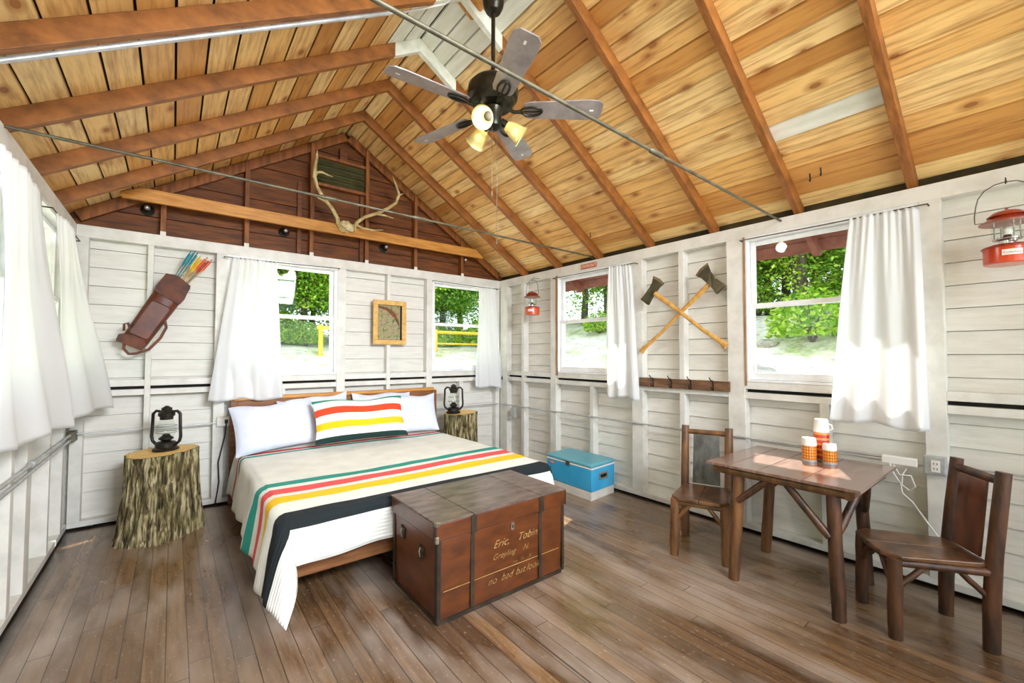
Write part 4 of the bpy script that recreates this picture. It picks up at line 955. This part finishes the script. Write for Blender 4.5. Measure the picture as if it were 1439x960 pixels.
# hook rail
hr=tag(empty('hook_rail',(XE-.02,2.1,1.09)),'dark brown board with four iron hooks below the crossed axes','hook rail')
MB().box(XE-.024,XE-.003,1.665,2.54,1.098,1.185).build('board','rail',hr,bevel=.003)
for y in (2.38,2.19,2.0,1.80):
    q=MB(); q.tube([(XE-.026,y,1.10),(XE-.028,y,1.165),(XE-.045,y,1.19),(XE-.06,y,1.185),(XE-.075,y+.01,1.215)],.0045,6)
    q.tube([(XE-.028,y,1.115),(XE-.05,y,1.105),(XE-.065,y,1.12),(XE-.066,y,1.14)],.0045,6); q.build('coat_hook','black_iron',hr,smooth=50)
# sign
sg=tag(empty('wood_sign',(XE-.01,3.2,2.375)),'tiny orange wooden name sign on the plate above the window','sign')
M['plaque']=nm('orange_plaque',s(186,84,34),s(206,112,56),ns=12)
sb_=MB().box(XE-.014,XE-.003,3.085,3.315,2.378,2.432).build('board','plaque',sg,bevel=.002)
text_mb('LOOKOUT',.046,(XE-.0146,3.2,2.389),(0,-1,0),(0,0,1),spacing=1.05).build('lettering','wplastic',sb_)

# ---------------------------------------------------------------- antlers
an=tag(empty('antlers',(1.44,YN-.13,2.75)),'pale branching antlers on a skull cap fixed to the gable board','antlers')
def AP(px,pz,dy=0): return (px,YN-.15-dy,pz)
m=MB().tube([AP(1.36,2.80),AP(1.345,2.86,.02),AP(1.27,2.95,.06),AP(1.19,3.02,.08),AP(1.12,3.12,.09),AP(1.092,3.22,.09),AP(1.10,3.34,.08),AP(1.12,3.44,.06),AP(1.125,3.52,.05)],[.022,.02,.018,.018,.018,.02,.017,.014,.004],10,jit=.2)
m.tube([AP(1.095,3.22,.09),AP(1.115,3.275,.08),AP(1.17,3.295,.07),AP(1.23,3.285,.06),AP(1.285,3.28,.05)],[.016,.016,.014,.011,.003],8,jit=.2)
m.tube([AP(1.36,2.83),AP(1.375,2.78,.05),AP(1.42,2.725,.09),AP(1.45,2.71,.12)],[.014,.012,.009,.003],8)
m.tube([AP(1.24,2.98,.07),AP(1.16,2.995,.11),AP(1.11,3.0,.13)],[.011,.009,.003],8)
m.build('antler','antler',an,smooth=60)
m=MB().tube([AP(1.53,2.80),AP(1.545,2.85,.02),AP(1.62,2.92,.06),AP(1.74,2.975,.09),AP(1.86,3.05,.10),AP(1.96,3.14,.10),AP(2.005,3.25,.09),AP(1.975,3.36,.07),AP(1.945,3.46,.05)],[.022,.02,.018,.018,.018,.018,.016,.012,.004],10,jit=.2)
m.tube([AP(1.72,2.97,.09),AP(1.82,2.965,.12),AP(1.92,2.945,.14)],[.014,.011,.003],8)
m.tube([AP(2.0,3.24,.09),AP(2.05,3.27,.11)],[.010,.003],6)
m.tube([AP(1.54,2.84),AP(1.60,2.79,.07),AP(1.70,2.775,.12),AP(1.80,2.79,.14)],[.013,.011,.008,.003],8)
m.tube([AP(1.53,2.83),AP(1.525,2.77,.05),AP(1.52,2.72,.07)],[.010,.008,.003],6)
m.build('antler','antler',an,smooth=60)
m=MB(); 
def sk(u,v):
    th=2*math.pi*u; ph=math.pi*v; d=Vector((math.cos(th)*math.sin(ph),math.sin(th)*math.sin(ph),math.cos(ph))); r=1+.35*mnoise.noise(d*3.1)
    return Vector((1.44+.085*d.x*r,YN-.15+.05*d.y*r,2.79+.055*d.z*r))
m.grid(sk,20,12,flip=True); m.build('skull_cap','bone',an,smooth=60)
# little lamp sockets on the gable
for i,(x,lb) in enumerate(((-.204,'tiny bare bulb under the collar tie at the curtain end'),(.879,'tiny bare bulb in a black cup above the quiver side window'),(1.947,'tiny bare bulb in a black cup beside the antlers'),(3.045,'tiny bare bulb at the corner end of the gable'))):
    e=tag(empty('bare_bulb',(x,YN+.03,2.63)),lb,'light bulb','small bulbs on the gable wall')
    Mx=Matrix.Rotation(R(90),4,'X')
    MB().lathe([(.05,0),(.05,.01),(.03,.02),(.022,.03),(.022,.055)],(x,YN+.078,2.68),16,mat=Mx).build('socket','black_iron',e,smooth=35)
    MB().lathe([(.012,.055),(.02,.075),(.024,.095),(.018,.115),(.004,.122)],(x,YN+.078,2.68),16,mat=Mx).build('bulb','chrome',e,smooth=60)
# small hooks screwed into the roof boards
for (x,y,lb) in ((3.49,1.03,'small iron hook in the roof board above the wide window'),(3.47,.96,'second small iron hook beside the first above the wide window'),(3.45,3.02,'small iron hook in the roof board above the name sign')):
    z=ZA-SL*(x-XM); tag(MB().tube([(x,y,z+.004),(x,y,z-.02),(x+.01,y,z-.035),(x,y,z-.055),(x-.012,y,z-.045)],.004,6).build('ceiling_hook','black_iron',smooth=40),lb,'hook')

# ---------------------------------------------------------------- ceiling fan
FX,FY=1.5,2.085; zb=2.895
fan=tag(empty('ceiling_fan',(FX,FY,zb)),'five-bladed ceiling fan with three cream glass light shades','ceiling fan')
f0=(FX,FY,0)
MB().lathe([(.018,3.50),(.045,3.512),(.06,3.54),(.068,3.58),(.068,3.92)],f0,28).build('canopy','fan_iron',fan,smooth=35)
MB().lathe([(.0125,3.10),(.0125,3.52)],f0,16).build('downrod','fan_iron',fan,smooth=35)
MB().lathe([(.05,2.91),(.115,2.918),(.13,2.935),(.132,2.955),(.15,2.968),(.156,3.0),(.152,3.035),(.13,3.06),(.07,3.08),(.02,3.11)],f0,36).build('motor_housing','fan_iron',fan,smooth=35)
MB().lathe([(.02,2.77),(.05,2.79),(.058,2.82),(.05,2.86),(.062,2.90)],f0,28).build('light_kit','fan_iron',fan,smooth=35)
for k in range(5):
    a=R(33+72*k); d=Vector((math.cos(a),math.sin(a),0)); t=Vector((-math.sin(a),math.cos(a),0)); pt=R(-14)
    tt=(t*math.cos(pt)+Vector((0,0,math.sin(pt)))); nn=d.cross(tt)
    prof=[(.19,.050),(.22,.062),(.40,.070),(.58,.077),(.64,.070),(.665,.045)]
    poly=[(x,w) for x,w in prof]+[(x,-w) for x,w in prof[::-1]]
    o=Vector((FX,FY,zb))
    bl=MB().prism(poly,lambda x,w,z:o+d*x+tt*w+nn*z,-.004,.004).build('blade','blade',fan,bevel=.002)
    m=MB(); m.tube([o+d*.09+Vector((0,0,.01)),o+d*.13-Vector((0,0,.012)),o+d*.17-nn*.012],.011,8)
    ring=[o+d*(.235+.065*math.cos(q))+tt*(.032*math.sin(q))-nn*.010 for q in [2*math.pi*i/18 for i in range(18)]]
    m.tube(ring,.007,6,close=True); m.tube([o+d*.17-nn*.011,o+d*.30-nn*.011],.005,6); m.build('blade_iron','fan_iron',bl,smooth=50)
    if k in (0,1,2,3,4): MB().obox(o+d*.60-nn*.0047,(d,tt,nn),(.012,.006,.0006)).build('balance_sticker','wplastic',bl)
for k,a in enumerate((R(215),R(335),R(95))):
    d=Vector((math.cos(a),math.sin(a),-.62)).normalized(); o=Vector((FX,FY,2.835)); q=o+Vector((d.x,d.y,0)).normalized()*.05
    ax=d; rotm=Vector((0,0,1)).rotation_difference(ax).to_matrix().to_4x4()
    MB().lathe([(.020,0),(.024,.03),(.026,.045)],q,16,mat=rotm).build('lamp_holder','fan_iron',fan,smooth=35)
    MB().lathe([(.027,.04),(.034,.055),(.045,.085),(.05,.115),(.056,.14),(.066,.155),(.064,.155),(.053,.138),(.047,.115),(.042,.085),(.03,.06)],q,28,mat=rotm,caps=False).build('glass_shade','shade',fan,smooth=60)
for dx,dy,l in ((.03,.0,.70),(-.02,-.02,.42)):
    m=MB().tube([(FX+dx,FY+dy,2.80),(FX+dx,FY+dy,2.80-l)],.0016,5); m.lathe([(.002,0),(.006,.006),(.004,.03),(.001,.035)],(FX+dx,FY+dy,2.80-l-.03),8); m.build('pull_chain','rod',fan)

# ---------------------------------------------------------------- outdoors
def gz(x,y):
    a=max(0,x-4.6); b=max(0,y-6.0); c=max(0,-(x+2))
    ra=.385*min(a,7.4)+.10*max(0,min(a,26)-7.4); rb=.31*min(b,6.6)+.07*max(0,min(b,26)-6.6)
    h=max(ra,rb)+.12*min(ra,rb)
    return -.45+h+.05*c+.16*mnoise.noise(Vector((x*.35,y*.35,0)))*min(1,max(a,b)/2)
m=MB(); m.grid(lambda u,v:Vector((-24+74*u,-16+62*v,gz(-24+74*u,-16+62*v))),110,100); struct(m.build('ground','ground',local=True,smooth=60))
def tree_proto(kind,seed):
    rnd=random.Random(seed); e=empty('forest_tree',(0,0,0),local=True)
    H=7.5; lean=rnd.uniform(-.5,.5); pts=[Vector((lean*(t**1.5)+.12*math.sin(t*5+seed),.3*math.sin(t*3+seed)*t,H*t-.6)) for t in [i/9 for i in range(10)]]
    m=MB().tube(pts,[.15,.11,.10,.095,.088,.078,.066,.05,.04,.02],9,jit=.3)
    tips=[]
    for i in range(16):
        t=rnd.uniform(.3,.95); p=pts[int(t*9)]; a=rnd.uniform(0,6.28); L=rnd.uniform(1.1,2.3)*(1.15-.5*t); q=[p]
        for k in range(1,5): q.append(p+Vector((math.cos(a+.25*k*rnd.uniform(-1,1)),math.sin(a+.2*k*rnd.uniform(-1,1)),.35+.1*k))*L*k/4)
        m.tube(q,[.05,.035,.025,.015,.006],5); tips+=q[1:]
    m.build('trunk','bark2',e,smooth=60)
    m=MB(); n=kind['n']
    cl=[t+Vector((rnd.gauss(0,.55),rnd.gauss(0,.55),rnd.gauss(0,.45))) for t in tips for _ in range(3)]
    for _ in range(kind['low']): cl.append(Vector((rnd.gauss(0,1.3),rnd.gauss(0,1.3),rnd.uniform(.5,4.2))))
    for i in range(n):
        c=rnd.choice(cl); p=c+Vector((rnd.gauss(0,.36),rnd.gauss(0,.36),rnd.gauss(0,.24)))
        a=Vector((rnd.gauss(0,1),rnd.gauss(0,1),rnd.gauss(0,.5)-.3)).normalized(); b=a.cross(Vector((rnd.gauss(0,1),rnd.gauss(0,1),rnd.gauss(0,1)))).normalized(); sz=rnd.uniform(.03,.068)
        m.add([p-a*sz,p+b*sz*.55-a*.1*sz,p+a*sz,p-b*sz*.55-a*.1*sz],[(0,1,2,3)],0,rnd.random())
    m.build('foliage',kind['m'],e,tone=True)
    return e
K1=dict(n=25000,low=11,m='leaf'); K2=dict(n=27000,low=30,m='leaf_d')
protos=[tree_proto(K1,3),tree_proto(K2,11),tree_proto(K1,29)]
rnd=random.Random(5); placed=[0,0,0]; extra=[]
spots=[]
# beyond the back wall windows
for x,y in ((2.0,12.4),(3.1,13.2),(4.3,12.6),(1.2,14.0),(5.5,14.2),(7.3,13.8),(9.2,14.4),(11.2,13.4),(13.0,15.0),(0,13.5),(-2.2,14.4),(2.4,16.4),(4.6,17.2),(7.0,17.4),(9.6,18.2),(12.2,18.6),(15.5,18),(-4.5,16),(0,18.5),(2.6,17.8),(3.8,18.6),(8.2,16.6),(9.8,17),(8.6,19.5),(3.4,20.5),(6.8,21.5),(10.5,22),(14.5,22.5)): spots.append((x,y,'N'))
for x,y in ((13.2,2.0),(13.0,3.6),(12.6,4.4),(14.4,5.0),(12.8,6.6),(14.2,8.2),(13.0,9.4),(12.9,10.6),(15.0,11.6),(14.4,7.2),(16.2,8.8),(13.4,2.9),(15.5,12.4),(17,13.6),(16,4.2),(18.5,5.5),(15.6,3.4),(19,6.4),(14.2,12.6),(15.4,10.2),(13.8,.4),(14.8,-1.6),(12.9,11.6),(17.0,1.0),(16.6,3.2),(17.2,6.6),(18.2,9.6),(17.6,-2.6),(19.6,12.2),(20.2,4.8),(20.4,.6),(21.0,8.0),(22,14),(19.8,-4.5),(23.2,3),(23.6,11)): spots.append((x,y,'E'))
for x,y in ((-7.5,2),(-8.5,6.5),(-6.8,10),(-9,-2.5)): spots.append((x,y,'W'))
descN=['bright green forest tree beyond the bed wall windows','deep green forest tree beyond the bed wall windows']
descE=['bright green forest tree on the slope beyond the table side windows','deep green forest tree on the slope beyond the table side windows']
descW=['bright green forest tree beyond the paired curtains','deep green forest tree beyond the paired curtains']
for i,(x,y,w) in enumerate(spots):
    k=rnd.choice((0,1,1,2,1,1) if w=='N' else (0,0,1,2,2,1)) if i>2 else i; src=protos[k]; o=src if placed[k]==0 else copy_tree(src); placed[k]+=1
    x+=rnd.uniform(-.4,.4); y+=rnd.uniform(-.4,.4)+(1.3 if w=='N' else 0)
    o.location=(x,y,gz(x,y)); o.rotation_euler.z=rnd.uniform(0,6.28); sc=rnd.uniform(.85,1.15); o.scale=(sc,sc,sc)
    d={'N':descN,'E':descE,'W':descW}[w][1 if k==1 else 0]
    tag(o,d,'tree','forest trees seen beyond the '+{'N':'bed wall','E':'table side','W':'paired curtain'}[w]+' windows, '+('deep' if k==1 else 'bright')+' green')
# low shrubs and rocks on the slope
def shrub_proto():
    r_=random.Random(77); e=empty('low_shrub',(0,0,0),local=True); m=MB()
    for i in range(14):
        a=r_.uniform(0,6.28); m.tube([(0,0,-.05),(math.cos(a)*.2,math.sin(a)*.2,.35),(math.cos(a)*.45,math.sin(a)*.45,.65)],[.012,.008,.003],5)
    m.build('stems','bark2',e); m=MB()
    for i in range(1500):
        a=r_.uniform(0,6.28); q=r_.random()**.6; p=Vector((math.cos(a)*q*.6,math.sin(a)*q*.6,.08+r_.random()*.75*(1-q*q*.6)))
        u=Vector((r_.gauss(0,1),r_.gauss(0,1),r_.gauss(0,.5))).normalized(); b=u.cross(Vector((r_.gauss(0,1),r_.gauss(0,1),r_.gauss(0,1)))).normalized(); sz=r_.uniform(.03,.06)
        m.add([p-u*sz,p+b*sz*.55,p+u*sz,p-b*sz*.55],[(0,1,2,3)],0,r_.random())
    m.build('foliage','leaf',e,tone=True); return e
sp=shrub_proto(); first=True
for w,cnt in (('E',36),('N',36)):
    for i in range(cnt):
        x,y=(rnd.uniform(12.2,15),rnd.uniform(-1,10.5)) if w=='E' else (rnd.uniform(-1,12),rnd.uniform(12.9,15.5))
        if w=='E' and i%9==4: x=rnd.uniform(9.5,11)
        o=sp if first else copy_tree(sp); first=False; o.location=(x,y,gz(x,y)); o.rotation_euler.z=rnd.uniform(0,6); q=rnd.uniform(.6,1.4); o.scale=(q,q,q)
        tag(o,'low leafy shrub on the sunny slope outside the table side windows' if w=='E' else 'low leafy shrub at the forest edge outside the bed wall windows','shrub','low shrubs outside the '+('table side' if w=='E' else 'bed wall')+' windows')
rk=MB(); 
def rf(u,v):
    th=2*math.pi*u; ph=math.pi*v; d=Vector((math.cos(th)*math.sin(ph),math.sin(th)*math.sin(ph),math.cos(ph))); r=1+.4*mnoise.noise(d*1.6)+.15*mnoise.noise(d*4)
    return Vector((d.x*r*.3,d.y*r*.24,d.z*r*.14))
rk.grid(rf,18,12,flip=True); rock=rk.build('rock','rock',local=True,smooth=40); first=True
for i in range(22):
    o=rock if first else rock.copy()
    if not first: C.objects.link(o)
    first=False; x,y=rnd.uniform(8.0,12.6),rnd.uniform(-.5,9.5); q=rnd.uniform(.4,1.5); o.location=(x,y,gz(x,y)+.02); o.rotation_euler.z=rnd.uniform(0,6); o.scale=(q,q,q)
    tag(o,'pale grey rock on the bright slope outside the table side windows','rock','grey rocks on the slope outside')
for i,(x,y,a,l) in enumerate(((11.6,2.6,.3,1.6),(11.9,1.6,-.4,1.2))):
    z=gz(x,y)+.08; d=Vector((math.sin(a),math.cos(a),0))*l/2
    tag(MB().tube([Vector((x,y,z))-d,Vector((x,y,z+.03)),Vector((x,y,z))+d],[.09,.085,.06],9,jit=.3).build('fallen_log','bark2',smooth=50),('long','short')[i]+' fallen grey log on the slope below the forest trees','log')
# yellow pipe gate
g=tag(empty('pipe_gate',(5.4,12.0,gz(5.4,12))),'yellow painted pipe gate across the bright ground outside','gate')
gzz=gz(4,12); 
for x in (3.05,6.45): MB().tube([(x,12,gz(x,12)-.05),(x,12,gzz+.86)],.06,10).build('post','yellow',g,smooth=40)
MB().tube([(2.95,12,gzz+.78),(8.3,12,gzz+.78)],.05,10).build('rail','yellow',g,smooth=40)
MB().tube([(6.45,12,gzz+.42),(8.3,12,gzz+.42)],.03,10).build('rail','yellow',g,smooth=40)

# ---------------------------------------------------------------- light
w=bpy.data.worlds.new('sky'); bpy.context.scene.world=w; w.use_nodes=True
bg=w.node_tree.nodes['Background']; bg.inputs[0].default_value=(.80,.90,1,1); bg.inputs[1].default_value=3.0
def lamp(name,typ,loc,energy,color=(1,1,1),**kw):
    l=bpy.data.lights.new(name,typ); l.energy=energy; l.color=color
    for k,v_ in kw.items(): setattr(l,k,v_)
    o=bpy.data.objects.new(name,l); o.location=loc; C.objects.link(o); return o
sun=lamp('sun','SUN',(10,5,12),16,(1,.95,.86),angle=R(1.0))
tv=Vector((-math.cos(R(20)),-math.sin(R(20)),-math.tan(R(50.9)))).normalized(); sun.rotation_euler=tv.to_track_quat('-Z','Y').to_euler()
def area_lamp(name,loc,dirv,sx,sy,en,col=(.88,.94,1)):
    o=lamp(name,'AREA',loc,en,col,shape='RECTANGLE',size=sx,size_y=sy); o.rotation_euler=Vector(dirv).to_track_quat('-Z','Z').to_euler(); return o
area_lamp('front_fill',(.45,YS-.25,1.4),(0,1,.03),1.6,1.8,42)  # fill lamp added behind the camera, brightens the room from the front
gl_=area_lamp('gable_fill',(XM,YS-.25,3.05),(-.04,1,-.40),1.7,.75,88); gl_.data.spread=R(85)  # fill lamp added high up behind the camera to brighten the bed top
area_lamp('side_fill',(XW-.38,2.42,1.95),(1,.1,-.35),.8,.9,5)  # fill lamp added outside the near side window to brighten the quilt
area_lamp('front_fill',(2.55,YS-.25,1.4),(0,1,.03),1.6,1.8,20)  # second added front fill, on the table side
area_lamp('side_fill',(XW-.28,-.15,1.65),(1,.1,-.1),2.1,1.4,7)  # added side fill, out of view beside the camera
for sd_,o_ in (('E',opE[0]),('E',opE[1]),('N',opN[0]),('N',opN[1])):
    p_=P(sd_,(o_[0]+o_[1])/2,(o_[2]+o_[3])/2,DEP+.06)
    q=area_lamp('window_portal',p_,{'E':(-1,0,0),'N':(0,-1,0)}[sd_],o_[1]-o_[0],o_[3]-o_[2],1); q.data.cycles.is_portal=True
for a in (R(215),R(335),R(95)):
    lamp('fan_bulb','POINT',(FX+math.cos(a)*.14,FY+math.sin(a)*.14,2.78),.8,(1,.93,.8),shadow_soft_size=.025)
    q=lamp('fan_bulb','SPOT',(FX+math.cos(a)*.165,FY+math.sin(a)*.165,2.715),29,(1,.97,.93),shadow_soft_size=.055,spot_size=R(158),spot_blend=.6)
    q.rotation_euler=Vector((math.cos(a)*.4,math.sin(a)*.4,-1)).to_track_quat('-Z','Y').to_euler()
vs=bpy.context.scene.view_settings; vs.view_transform='Standard'; vs.look='None'; vs.exposure=-0.04; vs.gamma=1; vs.use_curve_mapping=False
cy=bpy.context.scene.cycles; cy.max_bounces=10; cy.diffuse_bounces=5; cy.transparent_max_bounces=16; cy.sample_clamp_indirect=6; cy.caustics_reflective=False; cy.caustics_refractive=False
for o in bpy.data.objects:
    if '_local' in o: del o['_local']
